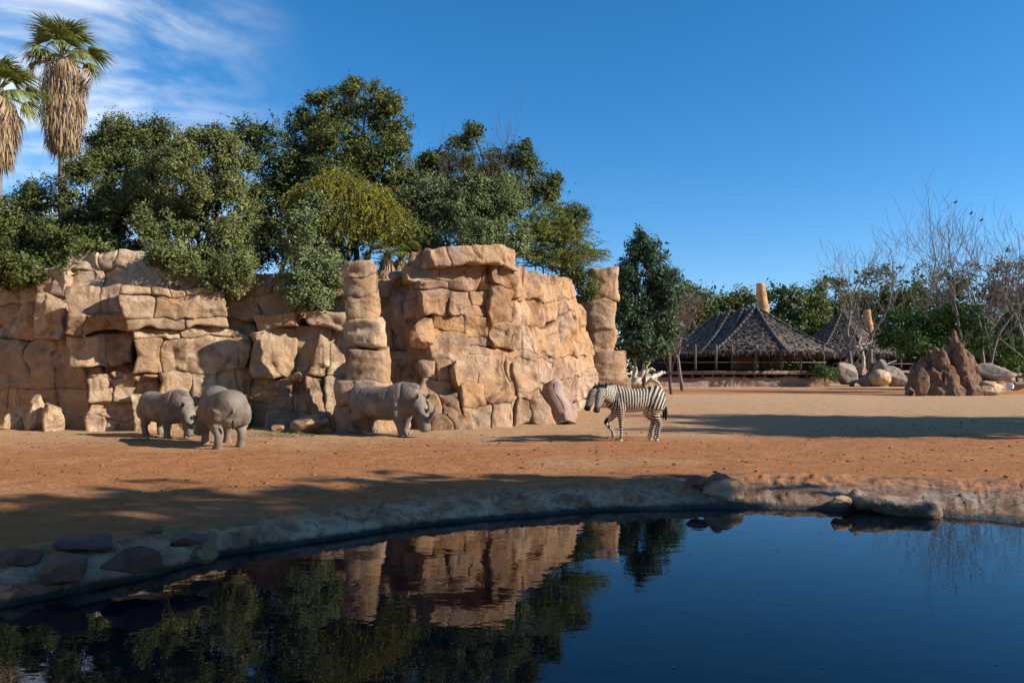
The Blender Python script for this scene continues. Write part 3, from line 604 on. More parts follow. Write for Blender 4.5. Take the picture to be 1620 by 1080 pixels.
# receding right face
mass(ms, co, [(810,420,25.6),(860,432,28.2),(858,476,28.0),(816,474,25.6)], [(1,[0.5,1.3])], 46, WW, 0.08, 0.05, 0.18)
mass(ms, co, [(816,472,25.7),(858,474,28.2),(858,514,28.2),(818,512,25.7)], [(1,[1,1.2])], 47, WW, 0.0, 0.04)
mass(ms, co, [(853,434,28.2),(908,441,34.5),(924,484,35.0),(856,516,28.4)], [(1.2,[1,1.3]),(0.8,[1])], 48, WW, 0.0, 0.08, 0.2)
mass(ms, co, [(822,511,25.9),(880,516,30.0),(878,562,29.8),(824,556,25.9)], [(1,[0.6,1.4])], 49, WW, 0.0, 0.03)
mass(ms, co, [(877,512,30.0),(926,480,35.2),(941,562,37.0),(876,564,29.8)], [(1,[1,1.2])], 50, WW, 0.0, 0.05)
mass(ms, co, [(822,556,25.9),(878,561,29.8),(878,606,29.6),(824,600,25.7)], [(0.4,[1]),(1.2,[1,1.6])], 51, WW, 0.0, 0.05)
mass(ms, co, [(876,560,29.8),(942,560,37.2),(950,625,38.0),(876,645,29.4)], [(1,[0.6,1.3]),(1,[0.9,1])], 52, WW, 0.0, 0.05)
mass(ms, co, [(893,606,33.0),(955,600,38.5),(960,660,38.5),(893,665,32.5)], [(1,[1,1,0.8]),(1,[0.8,1])], 63, WW, 0.0, 0.05)
mass(ms, co, [(826,604,25.9),(900,610,31.5),(915,665,32.5),(830,680,26.2)], [(1,[1.5]),(1,[1.2,1])], 53, WW, 0.0, 0.05)
# foot outcrops
mass(ms, co, [(661,570,23.7),(712,572,24.2),(714,622,23.9),(660,622,23.4)], [(1,[1,0.9]),(0.7,[1])], 54, WW, 0.05, 0.05, 0.18, namp=0.1)
mass(ms, co, [(668,620,23.5),(722,618,23.6),(732,656,23.3),(676,658,23.2)], [(1,[0.9,1])], 55, WW, 0.05, 0.04, 0.16)
mass(ms, co, [(682,655,23.2),(736,654,23.3),(750,688,23.0),(676,690,22.9)], [(1,[1,1.1])], 56, WW, 0.08, 0.04, 0.14)
mass(ms, co, [(710,590,24.1),(738,592,24.3),(742,650,23.8),(716,648,23.7)], [(1,[1]),(0.8,[1]),(0.8,[1])], 57, WW, 0.0, 0.04)
mass(ms, co, [(718,566,23.8),(800,564,24.7),(806,612,24.4),(722,610,23.6)], [(1,[0.8,1])], 58, WW, 0.0, 0.05, 0.2)
mass(ms, co, [(728,608,23.5),(808,608,24.5),(816,680,24.1),(738,686,23.1)], [(1,[1,0.9]),(1.3,[1.1,0.8])], 59, WW, 0.05, 0.05, 0.18)
mass(ms, co, [(804,572,25.0),(818,580,25.2),(820,676,24.9),(812,680,24.6)], [(1,[1]),(1,[1])], 60, WW, 0.0, 0.02)
mass(ms, co, [(814,578,25.0),(852,576,25.6),(858,628,25.3),(818,630,24.8)], [(1,[1]),(0.35,[1])], 61, WW, 0.0, 0.04, 0.16)
mass(ms, co, [(817,630,24.9),(862,628,25.6),(869,672,25.4),(818,676,24.7)], [(1,[0.8,1])], 62, WW, 0.08, 0.03, 0.14)
mass(ms, co, [(912,468,38.4),(952,468,38.8),(956,655,38.8),(912,655,38.4)], [(1,[1]),(1,[1]),(1,[1])], 66, WW, 0.0, 0.04)
mass(ms, co, [(704,564,24.3),(728,566,24.5),(728,612,24.3),(704,610,24.1)], [(1,[1])], 64, WW, 0.0, 0.03)
mass(ms, co, [(638,496,24.9),(694,496,24.8),(692,556,24.7),(638,556,24.9)], [(1,[1,1])], 65, WW, 0.0, 0.03)
co.build('core', WW, ms, True)

sl = empty('leaning_slab', at(885, 662, 28.0)); sl.location.z = 0
tag(sl, 'pinkish flat stone slab leaning against the ochre rock massif', 'slab')
stone(sl, [at(856,622,26.9), at(876,601,26.4), at(894,663,25.3), at(874,665,25.7)], M['slab'], 777, 0.0, 0.08, 0.5, 0.04, name='shaded_face')
stone(sl, [at(875,601,26.4), at(885,604,27.6), at(912,661,27.0), at(893,664,25.3)], M['slab'], 778, 0.0, 0.08, 0.5, 0.04, name='sunlit_face')

rp = empty('rock_pillar', at(960, 640, 38)); rp.location.z = 0
tag(rp, 'tan rock pillar with a wide head at the right end of the massif', 'rock pillar', 'rock pillars')
for k, (x, y0, y1, w0, w1, ln) in enumerate([(954,427,480,25,26,2),(947,478,524,27,25,0),(952,521,560,22,20,0),(961,555,602,28,34,0),(963,600,652,34,37,0)]):
    drum(rp, x, y0, y1, w0, w1, 38.0, 450 + k, WW, 0.85, namp=0.07)

# ground of the planted terrace behind the cliff
tx = np.linspace(-32, 10, 60); ty = np.linspace(0, 1, 30); TX, TY = np.meshgrid(tx, ty)
front = np.interp(tx, [-32, -14, -5.5, -4.5, -2, 0.8, 2.8, 5.2, 10], [26.2, 26.2, 26.2, 26.2, 26.0, 31.5, 39, 45, 50])
topz = np.interp(tx, [-32, -16, -12, -8, -5.5, -3.5, 0, 1.5, 3, 4.2, 10], [4.9, 4.9, 5.2, 5.0, 4.85, 5.2, 5.3, 5.2, 4.6, -0.3, -0.5])
TYY = front[None] + TY * 26; TZ = topz[None] * np.interp(TY, [0, 0.06, 0.3, 0.6, 1], [0.86, 0.97, 0.9, 0.55, -0.02])
TV = np.stack([TX.ravel(), TYY.ravel(), TZ.ravel()], 1); TV[:, 2] += 0.15 * fbm(TV, 0.6, 3, 90)
base = TV[:60].copy(); base[:, 2] = -0.3; TV = np.concatenate([TV, base])
ii = np.arange(29)[:, None] * 60 + np.arange(59)[None]; Q = np.stack([ii, ii + 1, ii + 61, ii + 60], -1).reshape(-1, 4)
jj = np.arange(59); Q2 = np.stack([jj, 1800 + jj, 1801 + jj, jj + 1], -1)
tag(link('terrace', mesh_np('terrace', TV, [Q, Q2], True, M['soil'])), 'planted earth terrace behind the cliff top', None, None, 'structure')
# ------------------------------------------------------------------ plants
def leaf_mesh(name, C, D, L, W, rng, mat, parent=None, fold=0.25, up=None):
    """one small folded leaf per row: C base points, D directions, L lengths, W widths"""
    n = len(C); D = D / (np.linalg.norm(D, axis=1, keepdims=True) + 1e-9)
    if up is None: up = rng.normal(size=(n, 3)) + np.array([0, 0, 0.9])
    Sd = np.cross(D, up); Sd /= np.linalg.norm(Sd, axis=1, keepdims=True) + 1e-9
    Nn = np.cross(Sd, D)
    L = np.broadcast_to(L, (n,))[:, None]; W = np.broadcast_to(W, (n,))[:, None]
    V = np.stack([C, C + D * L * 0.45 + Sd * W * 0.5 + Nn * W * fold, C + D * L, C + D * L * 0.45 - Sd * W * 0.5 + Nn * W * fold], 1).reshape(-1, 3)
    Q = np.arange(n * 4).reshape(n, 4)
    me = mesh_np(name, rel(V, parent), Q, False, mat)
    return me
def sph(rng, n):
    v = rng.normal(size=(n, 3)); return v / np.linalg.norm(v, axis=1, keepdims=True)
def crown_pts(lobes, rng, nclump, per, crad, inner=0.22, flatten=0.8):
    """leaf centres gathered in clumps on the skin of the lobes; returns points, outward directions, clump ids"""
    lob = np.array(lobes, float); area = (lob[:, 3] * lob[:, 5]) ; pr = area / area.sum()
    k = rng.choice(len(lob), nclump, p=pr); d = sph(rng, nclump)
    back = d[:, 1] > 0.45; d[back & (rng.rand(nclump) < 0.5), 1] *= -1
    rr = np.where(rng.rand(nclump) < inner, rng.uniform(0.25, 0.75, nclump), rng.uniform(0.78, 1.05, nclump)); out_ = rng.rand(nclump) < 0.10; rr[out_] = rng.uniform(1.08, 1.28, out_.sum())
    NS = 11; sd_ = sph(rng, len(lob) * NS).reshape(len(lob), NS, 3); sk = rng.randint(0, NS, nclump); rad_s = rng.uniform(0.20, 0.46, (len(lob), NS))
    cc = lob[k, :3] + d * lob[k, 3:6] * rr[:, None] * 0.86
    sub = rng.rand(nclump) < 0.72; c2 = lob[k, :3] + (sd_[k, sk] * 0.78 + d * (rad_s[k, sk] * np.clip(rr, 0.5, 1.3))[:, None]) * lob[k, 3:6]
    cc = np.where(sub[:, None], c2, cc)
    cc += 0.22 * np.stack([fbm(cc, 0.8, 2, 1), fbm(cc, 0.8, 2, 2), fbm(cc, 0.8, 2, 3)], 1) * lob[k, 3:4]
    cnt = (rng.poisson(per, nclump) * np.where(out_, 0.35, np.where(rr < 0.76, 0.4, 1.0))).astype(int) + 3; big_ = np.where(rr < 0.76, 1.8, 1.0); idx = np.repeat(np.arange(nclump), cnt)
    g = rng.normal(size=(len(idx), 3)); g *= (np.abs(rng.normal(0, 0.55, len(idx))) + 0.25)[:, None] / (np.linalg.norm(g, axis=1, keepdims=True) + 1e-9)
    cr = crad * rng.uniform(0.6, 1.35, nclump)
    P = cc[idx] + g * cr[idx][:, None] * np.array([1, 1, flatten])
    out = d[idx] * 0.6 + g * 0.7 + np.array([0, 0, 0.25])
    crown_pts.big = big_[idx]
    return P, out, idx, cc
def limb(mb, a, b, r0, r1, rng, wob=0.12, n=7, seg=6):
    t = np.linspace(0, 1, n)[:, None]; L = np.linalg.norm(np.array(b) - np.array(a))
    P = np.array(a) * (1 - t) + np.array(b) * t + np.cumsum(rng.normal(0, wob * L / n, (n, 3)), 0) * np.sin(t * math.pi)
    mb.tube(P, np.linspace(r0, r1, n), seg); return P
def px_lobes(specs):
    out = []
    for (x, y, rx, ry, d) in specs:
        c = at(x, y, d); out.append((c[0], c[1], c[2], rx * d / F, 0.5 * (rx + ry) * d / F, ry * d / F))
    return out
def tree(name, label, lobes, base, mat, seed, nclump, per=55, crad=0.33, leaf=0.10, wid=0.5, group=None, cat='tree', bark='bark', trunk_r=0.14, inner=0.22, tint=(0.5, 0.22), flat_=0.8):
    rng = np.random.RandomState(seed); t = empty(name, base)
    P, out, idx, cc = crown_pts(lobes, rng, nclump, per, crad, inner, flat_)
    D = np.cross(out, rng.normal(size=out.shape)) + 0.35 * out + rng.normal(0, 0.25, out.shape); L = leaf * rng.uniform(0.5, 1.5, len(P)) * crown_pts.big
    me = leaf_mesh('crown', P, D, L, L * wid, rng, M[mat], t, 0.2, out / (np.linalg.norm(out, axis=1, keepdims=True) + 1e-9) + np.array([0, 0, 0.35]) + rng.normal(0, 0.45, out.shape))
    ct = rng.normal(0, 0.17, len(cc)); face_attr(me, 'tint', np.clip(tint[0] + ct[idx] + rng.normal(0, tint[1] * 0.55, len(P)), 0, 1))
    link('crown', me, None, t)
    mb = MB(); b0 = np.array(base, float); lob = np.array(lobes); top = lob[:, :3].mean(0)
    fork = b0 + (top - b0) * 0.45
    limb(mb, b0 - np.array([0, 0, 0.3]), fork, trunk_r, trunk_r * 0.7, rng, 0.1, 8, 8)
    for l in lob:
        e = limb(mb, fork + rng.normal(0, 0.06, 3), l[:3] + rng.normal(0, 0.15, 3), trunk_r * 0.55, 0.03, rng, 0.2)
        for k in range(5):
            s0 = e[rng.randint(2, 7)]; limb(mb, s0, l[:3] + sph(rng, 1)[0] * l[3:6] * 0.92, 0.028, 0.008, rng, 0.2, 6, 4)
    tr = mb.build('trunk', M[bark], t, True)
    tag(t, label, cat, group); return t
GT = 'evergreen trees on top of the cliff'
def base_of(x, d, z=4.6): return (at(x, 590, d)[0], d, z)
tree('evergreen_tree', 'broad dark evergreen tree spilling over the far left end of the cliff',
     px_lobes([(60,362,75,60,28),(155,312,60,72,28),(205,232,50,44,29),(262,232,40,46,29.5),(110,380,80,45,27),(30,410,70,38,27),(175,370,65,60,27),(-40,380,60,66,28),(165,228,30,34,29.5),(225,300,55,60,28.5),(62,428,66,26,24.8),(5,436,50,24,25),(150,400,50,26,25.2)]),
     base_of(120, 28.2), 'leaf_dark', 11, 2600, 62, 0.29, 0.095, group=GT)
tree('evergreen_tree', 'rounded olive green tree leaning over the cliff edge, left of centre',
     px_lobes([(295,290,62,70,26.6),(335,240,48,40,27),(352,330,58,62,26.4),(275,355,55,55,26),(365,392,38,44,25.6),(240,310,36,55,27),(320,420,42,30,25.4),(375,270,35,45,27),(290,415,48,30,24.4),(372,425,36,36,24.2),(340,440,30,22,24.0)]),
     base_of(310, 27), 'leaf_olive', 12, 2050, 62, 0.25, 0.086, group=GT, tint=(0.48, 0.2))
tree('evergreen_tree', 'shaded dark tree between the olive tree and the tallest tree',
     px_lobes([(440,250,44,48,31),(430,330,50,55,31),(395,215,32,28,31),(455,385,50,40,30.5),(405,385,30,50,31),(470,290,40,50,31.5),(660,300,40,50,33),(520,390,60,40,30.5)]),
     base_of(430, 31), 'leaf_dark', 13, 900, 50, 0.32, 0.115, group=GT, tint=(0.38, 0.2))
tree('evergreen_tree', 'tallest dark tree with an open crown above the cliff centre',
     px_lobes([(515,180,38,42,32),(575,165,44,38,32),(620,195,36,44,32),(485,215,34,36,32),(550,235,62,44,31.5),(610,265,50,44,31.5),(535,300,55,50,31),(640,300,34,44,32),(600,340,50,44,31)]),
     base_of(560, 31.5), 'leaf_dark', 14, 1700, 58, 0.26, 0.098, group=GT, tint=(0.55, 0.22))
tree('hanging_shrub', 'grey green bush hanging down the cliff face left of the pillar',
     px_lobes([(490,380,42,44,25.6),(475,432,38,40,24.8),(505,335,36,34,26),(488,470,32,22,24.4),(525,430,26,34,25)]),
     base_of(490, 25.8), 'leaf_grey', 15, 860, 58, 0.22, 0.085, group='shrubs on the cliff edge', cat='shrub', trunk_r=0.08)
tree('evergreen_tree', 'grey green bushy tree behind the flat capstone',
     px_lobes([(685,325,48,42,28.5),(740,325,50,46,28.5),(795,325,46,42,29),(665,385,36,34,28),(735,380,62,32,27.6),(800,385,40,34,28),(650,340,26,40,29)]),
     base_of(735, 28.6), 'leaf_grey', 16, 1600, 58, 0.25, 0.09, group=GT, tint=(0.40, 0.2))
tree('evergreen_tree', 'dark loose tree with bare red twigs above the capstone tree',
     px_lobes([(830,255,24,34,34),(785,262,34,26,34),(725,250,30,28,34),(690,262,28,30,34),(868,300,24,26,34),(825,305,44,26,33.5),(755,285,50,34,33.5),(905,345,28,22,34),(745,215,18,20,34)]),
     base_of(790, 34), 'leaf_dark', 17, 760, 46, 0.30, 0.112, group=GT, tint=(0.42, 0.25))
tree('evergreen_tree', 'blue green tree standing just right of the end pillar',
     px_lobes([(1008,390,15,26,44),(1035,415,24,36,44),(1010,450,36,44,44),(1050,455,26,40,44),(1000,510,34,40,43.5),(1045,510,30,44,44),(1015,550,44,26,43.5),(985,470,20,50,44)]),
     base_of(1018, 44, 0), 'leaf_blue', 18, 860, 46, 0.36, 0.165, cat='tree', trunk_r=0.12)
tree('hanging_shrub', 'small dark bush tucked behind the head of the end pillar',
     px_lobes([(918,440,20,20,37.5),(930,458,14,22,37),(905,425,18,14,38),(885,425,22,14,37)]),
     base_of(915, 38, 4.2), 'leaf_dark', 19, 150, 40, 0.3, 0.11, group='shrubs on the cliff edge', cat='shrub', trunk_r=0.06)

def feather(name, label, starts, base, mat, seed, ntwig, spread, droop, tl, group=None, bias=(0, -0.3, 0), tint=0.5):
    """acacia: arching sprays of fine leaflets on thin twigs"""
    rng = np.random.RandomState(seed); t = empty(name, base); Cs = []; Ds = []; T = []; mb = MB(); b0 = np.array(base, float)
    for s in starts: limb(mb, b0 + np.array([0, 0, -0.2]), np.array(s[:3]), 0.06, 0.02, rng, 0.15)
    st = np.array(starts, float); pr = st[:, 3] * st[:, 5]; pr = pr / pr.sum()
    for i in range(ntwig):
        l = st[rng.choice(len(st), p=pr)]; d = sph(rng, 1)[0]; d = d + np.array(bias); d[2] = abs(d[2]) * 0.35 + 0.05; d /= np.linalg.norm(d)
        p = l[:3] + sph(rng, 1)[0] * l[3:6] * rng.uniform(0.2, 0.95); n = 16; Lt = tl * rng.uniform(0.6, 1.3); tt_ = np.linspace(0, 1, n)
        Pp = p + d * (tt_ * Lt)[:, None] + np.array([0, 0, -1]) * (droop * Lt * tt_ ** 2)[:, None] + np.cumsum(rng.normal(0, 0.012 * Lt, (n, 3)), 0)
        mb.tube(Pp[::3], np.linspace(0.012, 0.004, len(Pp[::3])), 3, False)
        k = rng.randint(0, n, 34); f = rng.rand(34)[:, None]; k2 = np.minimum(k + 1, n - 1)
        q = Pp[k] * (1 - f) + Pp[k2] * f; tg = Pp[k2] - Pp[k] + 1e-4; tg /= np.linalg.norm(tg, axis=1, keepdims=True)
        Cs.append(q); Ds.append(tg * 0.55 + rng.normal(0, 0.55, (34, 3))); T.append(np.clip(tint + rng.normal(0, 0.14) + rng.normal(0, 0.15, 34), 0, 1))
    C = np.concatenate(Cs); D = np.concatenate(Ds); L = rng.uniform(0.05, 0.11, len(C))
    me = leaf_mesh('crown', C, D, L, L * 0.42, rng, M[mat], t); face_attr(me, 'tint', np.concatenate(T)); link('crown', me, None, t)
    mb.build('trunk', M['bark'], t, True); tag(t, label, 'tree', group); return t
feather('acacia_tree', 'feathery yellow green acacia drooping in front of the tallest tree',
        px_lobes([(530,292,42,22,27),(575,318,46,28,26.8),(605,340,30,22,26.6),(500,300,26,16,27),(555,345,40,20,26.6)]), base_of(560, 27.4), 'leaf_yellow', 21, 1150, 1, 0.85, 1.2, 'feathery acacias')
feather('acacia_tree', 'feathery green acacia with flat sprays at the right end of the cliff top',
        px_lobes([(850,365,44,34,33),(890,370,40,34,33.5),(845,405,40,22,33),(900,405,42,20,33.5),(930,400,22,16,34),(875,335,30,18,33.5)]), base_of(868, 36.5, 4.4), 'leaf_acacia', 22, 1150, 1, 0.35, 0.95, 'feathery acacias', (0.35, -0.3, 0))

# bare branched trees
def bare_tree(name, label, base, height, seed, lean=(0.0, 0.0), r0=0.13, levels=5, spread=0.5, mat='bark_pale', group=None, up=0.45, first=0.30, kids=(2, 3), minr=0.006, wob=0.06, stems=1):
    rng = np.random.RandomState(seed); t = empty(name, base); trunk = MB(); br = MB()
    def grow(p, d, L, r, lev):
        n = (6 if lev < 4 else 4) if lev else 9
        P = [p]; dd = d.copy()
        for i in range(n):
            dd = dd + rng.normal(0, wob * (1 + 0.25 * lev), 3) + np.array([0, 0, 0.025 * lev]); dd /= np.linalg.norm(dd); P.append(P[-1] + dd * L / n)
        P = np.array(P); r1 = max(r * 0.62, minr * 0.6)
        (trunk if lev == 0 else br).tube(P, np.linspace(r, r1, len(P)), 7 if lev < 2 else (4 if lev < 3 else 3), False)
        if lev >= levels: return
        k = rng.randint(kids[0], kids[1] + 1) + (1 if lev in (1, 2) else 0)
        for i in range(k):
            f = 1.0 if i == 0 else rng.uniform(0.35, 0.95)
            q = P[min(len(P) - 1, int(round(f * (len(P) - 1))))]
            a = rng.normal(size=3); a -= a @ dd * dd; a /= np.linalg.norm(a)
            s = spread * rng.uniform(0.55, 1.3) * (0.45 if i == 0 else 1.0)
            nd = dd * math.cos(s) + a * math.sin(s) + np.array([0, 0, up * 0.25]); nd /= np.linalg.norm(nd)
            grow(q, nd, L * rng.uniform(0.60, 0.92) * (1 if lev else 0.88), max(r1 * (0.92 if i == 0 else 0.68), minr), lev + 1)
    for sidx in range(stems):
        d = np.array([lean[0] + rng.normal(0, 0.12) * (stems > 1), lean[1] + rng.normal(0, 0.1) * (stems > 1), 1.0]); d /= np.linalg.norm(d)
        grow(np.array(base, float) - np.array([0, 0, 0.15]) + np.array([0.12 * sidx, 0, 0]), d, height * first, r0, 0)
    trunk.build('trunk', M[mat], t, True); br.build('branches', M[mat], t, True)
    tag(t, label, 'tree', group); return t

# fan palms
def fan_leaf_mesh(name, seed, size, nseg=26, droop=0.35, mat='palm_leaf', arc=2.6, petiole=0.9):
    """fan frond along +X from the origin: a stalk and a pleated fan of pointed segments"""
    rng = np.random.RandomState(seed); mb = MB(); V = []; 
    P = np.array([(petiole * s, 0, 0.08 * petiole * math.sin(s * 2.5)) for s in np.linspace(0, 1, 5)]); mb.tube(P, np.linspace(0.035, 0.02, 5), 4, False)
    hub = P[-1]
    for i in range(nseg):
        a = (i / (nseg - 1) - 0.5) * arc + rng.normal(0, 0.02); L = size * (1 - 0.25 * abs(i / (nseg - 1) - 0.5) * 2) * rng.uniform(0.85, 1.08)
        d = np.array([math.cos(a), math.sin(a), 0.0]); sd_ = np.array([-math.sin(a), math.cos(a), 0]); w = size * arc / nseg * 0.36
        pts = []
        for s in (0.03, 0.35, 0.65, 0.85, 1.0):
            ww = w * np.interp(s, [0, 0.35, 0.65, 1], [0.15, 0.75, 0.7, 0.04]); dr = -droop * L * max(0, s - 0.35) ** 1.7 * rng.uniform(0.7, 1.4) * 1.6
            c = hub + d * L * s * (1 - 0.15 * droop * s) + np.array([0, 0, dr]); z = 0.05 * (1 if i % 2 else -1) * ww
            pts += [c + sd_ * ww + [0, 0, z], c - sd_ * ww - [0, 0, z]]
        pts = np.array(pts); mb.add(pts, [np.array([[2*k, 2*k+1, 2*k+3, 2*k+2] for k in range(4)])])
    me = mb.mesh(name, False, M[mat]); face_attr(me, 'tint', np.clip(rng.normal(0.5, 0.2, len(me.polygons)), 0, 1)); return me
FAN = [fan_leaf_mesh('frond', s, 1.0, 26, 0.5 + 0.25 * s) for s in range(3)]
FAND = [fan_leaf_mesh('dry_frond', 10 + s, 0.95, 22, 1.2, 'palm_dead', 2.0) for s in range(2)]
def orient(d, roll):
    d = Vector(d).normalized(); z = Vector((0, 0, 1)); y = z.cross(d)
    if y.length < 1e-3: y = Vector((0, 1, 0))
    y.normalize(); zz = d.cross(y); m3 = Matrix((d, y, zz)).transposed(); return (m3 @ Matrix.Rotation(roll, 3, 'X')).to_euler()
def fan_palm(name, label, x, ytop, d, zb, seed, nfr=34, skirt=(2.0, 0.55), scale=1.0, group=None, trunk_r=0.22, shift=0.0):
    rng = np.random.RandomState(seed); ht = at(x, ytop, d); t = empty(name, (ht[0], d, zb)); top = ht[2] - zb
    mb = MB(); n = 24; zs = np.linspace(-0.3, top, n); Pt = np.stack([0.05 * np.sin(zs * 0.4), 0 * zs, zs], 1); Rr = trunk_r * (1 + 0.06 * (np.arange(n) % 2)); mb.tube(Pt, Rr, 12)
    link('trunk', mb.mesh('trunk', True, M['bark_pale']), None, t)
    # hanging skirt of dead leaves: many narrow strips
    C = []; D = []; L = []
    sl_, sr = skirt; ns = 2600
    f = rng.rand(ns) ** 0.8; th = rng.uniform(0, 2 * math.pi, ns); zt = top - 0.15 - f * sl_
    rr = sr * np.interp(f, [0, 0.25, 0.6, 1], [0.55, 1.0, 1.0, 0.62]) * rng.uniform(0.62, 1.16, ns)
    C = np.stack([np.cos(th) * rr, np.sin(th) * rr, zt], 1); D = np.stack([np.cos(th) * 0.10, np.sin(th) * 0.10, -np.ones(ns)], 1) + rng.normal(0, 0.10, (ns, 3))
    me = leaf_mesh('skirt', C, D, rng.uniform(0.35, 1.25, ns), rng.uniform(0.03, 0.09, ns), rng, M['palm_dead'], None, 0.2, np.stack([np.cos(th), np.sin(th), 0 * th], 1) + rng.normal(0, 0.3, (ns, 3)))
    face_attr(me, 'tint', np.clip(0.75 - 0.55 * f + 0.5 * (f > 0.6) * 0.4 + rng.normal(0, 0.2, ns), 0, 1)); link('skirt', me, None, t)
    for k in range(nfr):
        g = k / nfr; a = k * 2.39996 + rng.normal(0, 0.15); el = np.interp(g, [0, 0.45, 0.8, 1], [1.25, 0.5, -0.1, -0.7]) + rng.normal(0, 0.1)
        o = link('frond', FAN[k % 3] if g < 0.86 else FAND[k % 2], None, t, (0, 0, top - 0.1 - 0.35 * g)); sc_ = scale * rng.uniform(0.85, 1.15); o.scale = (sc_, sc_, sc_)
        o.rotation_euler = orient((math.cos(a) * math.cos(el), math.sin(a) * math.cos(el), math.sin(el)), rng.normal(0, 0.35))
    tag(t, label, 'palm', group); return t
fan_palm('fan_palm', 'tall fan palm with a straw coloured skirt against the clouds', 100, 84, 42, 0, 31, 36, (5.2, 1.05), 1.38, 'fan palms')
fan_palm('fan_palm', 'fan palm at the left picture edge with a drooping dark crown', -4, 140, 38, 0, 32, 34, (3.4, 0.85), 1.4, 'fan palms', 0.25)
fan_palm('fan_palm', 'small fan palm just behind the drum pillar', 612, 400, 26.6, 4.4, 33, 16, (0.4, 0.2), 0.62, 'small fan palms behind the pillar', 0.12)
fan_palm('fan_palm', 'small fan palm beside the left end of the capstone', 634, 402, 27.2, 4.4, 34, 16, (0.4, 0.2), 0.62, 'small fan palms behind the pillar', 0.12)
# ------------------------------------------------------------------ animals
def loft(P, RW, RH, seg=20, up=(0, 0, 1), pw=2.0):
    """closed tube with elliptic rings along P; RW sideways, RH upwards"""
    P = np.asarray(P, float)
    n = len(P); f = np.linspace(0, 1, n); m_ = (n - 1) * 5 + 1; g = np.linspace(0, 1, m_)
    def cub(A):
        A = np.asarray(A, float).reshape(n, -1); out = np.zeros((m_, A.shape[1]))
        for i in range(m_):
            u = g[i] * (n - 1); k = min(int(u), n - 2); t = u - k
            p0, p1, p2, p3 = A[max(k-1, 0)], A[k], A[k+1], A[min(k+2, n-1)]
            out[i] = 0.5 * (2*p1 + (p2-p0)*t + (2*p0-5*p1+4*p2-p3)*t*t + (-p0+3*p1-3*p2+p3)*t**3)
        return out
    Pc = cub(P); rw = np.maximum(cub(RW)[:, 0], 0.004); rh = np.maximum(cub(RH)[:, 0], 0.004)
    T = np.gradient(Pc, axis=0); T /= np.linalg.norm(T, axis=1, keepdims=True) + 1e-9
    U = np.broadcast_to(np.array(up, float), T.shape); A = np.cross(U, T); A /= np.linalg.norm(A, axis=1, keepdims=True) + 1e-9; B = np.cross(T, A)
    th = np.arange(seg) * 2 * math.pi / seg; c, s = np.cos(th), np.sin(th)
    sp = (np.abs(c) ** pw + np.abs(s) ** pw) ** (-1 / pw); c, s = c * sp, s * sp
    V = Pc[:, None] + rw[:, None, None] * c[None, :, None] * A[:, None] + rh[:, None, None] * s[None, :, None] * B[:, None]
    V = V.reshape(-1, 3); i = np.arange(m_ - 1)[:, None] * seg; j = np.arange(seg)[None]; k = (j + 1) % seg
    Q = np.stack([i + j, i + k, i + seg + k, i + seg + j], -1).reshape(-1, 4)
    V = np.concatenate([V, Pc[:1], Pc[-1:]]); a, b_ = m_ * seg, m_ * seg + 1; jj = np.arange(seg); kk = (jj + 1) % seg
    T1 = np.stack([np.full(seg, a), kk, jj], -1); o = (m_ - 1) * seg; T2 = np.stack([np.full(seg, b_), o + jj, o + kk], -1)
    return V, [Q, T1, T2]
def organic(name, pieces, voxel, smooth):
    mb = MB()
    for V, Fs in pieces: mb.add(V, Fs)
    me = mb.mesh('tmp'); o = bpy.data.objects.new('tmp', me); col.objects.link(o)
    r = o.modifiers.new('r', 'REMESH'); r.mode = 'VOXEL'; r.voxel_size = voxel
    s = o.modifiers.new('s', 'SMOOTH'); s.factor = 0.5; s.iterations = smooth
    dg = bpy.context.evaluated_depsgraph_get(); out = bpy.data.meshes.new_from_object(o.evaluated_get(dg)); out.name = name
    bpy.data.objects.remove(o); bpy.data.meshes.remove(me)
    out.polygons.foreach_set('use_smooth', np.ones(len(out.polygons), dtype=bool)); return out
def coords(me):
    V = np.zeros(len(me.vertices) * 3, np.float32); me.vertices.foreach_get('co', V); V = V.reshape(-1, 3).astype(float)
    Nn = np.zeros(len(me.vertices) * 3, np.float32); me.vertex_normals.foreach_get('vector', Nn); return V, Nn.reshape(-1, 3).astype(float)
def ball(c, r, sub=2):
    D, T = ICO[sub]; return D * np.asarray(r, float) + np.asarray(c, float), [T]

m, nt, b = nm('grey_rhino_hide'); tcn = nt.nodes.new('ShaderNodeTexCoord').outputs['Object']
n1 = noise(nt, tcn, 2.2, 5, 0.6, 0.3); n2 = noise(nt, tcn, 30, 4, 0.65); n3 = N(nt, 'ShaderNodeTexVoronoi', {'Vector': tcn, 'Scale': 16.0}, feature='DISTANCE_TO_EDGE').outputs['Distance']
c = ramp(nt, n1, [(0.3, (0.13, 0.100, 0.073)), (0.5, (0.205, 0.162, 0.12)), (0.7, (0.30, 0.243, 0.18))])
zz = N(nt, 'ShaderNodeSeparateXYZ', {0: tcn}).outputs['Z']
c = mixc(nt, mrange(nt, noise(nt, tcn, 1.3, 4, 0.6, 0.5), 0.48, 0.62, 0, 0.55), c, (0.15, 0.115, 0.085)); c = mixc(nt, mrange(nt, zz, 0.45, 0.0, 0, 0.35), c, (0.22, 0.14, 0.09))
c = mixc(nt, mrange(nt, n2, 0.4, 0.7, 0, 0.3), c, (0.14, 0.115, 0.095))
nt.links.new(c, b.inputs['Base Color']); b.inputs['Roughness'].default_value = 0.75; b.inputs['Specular IOR Level'].default_value = 0.25
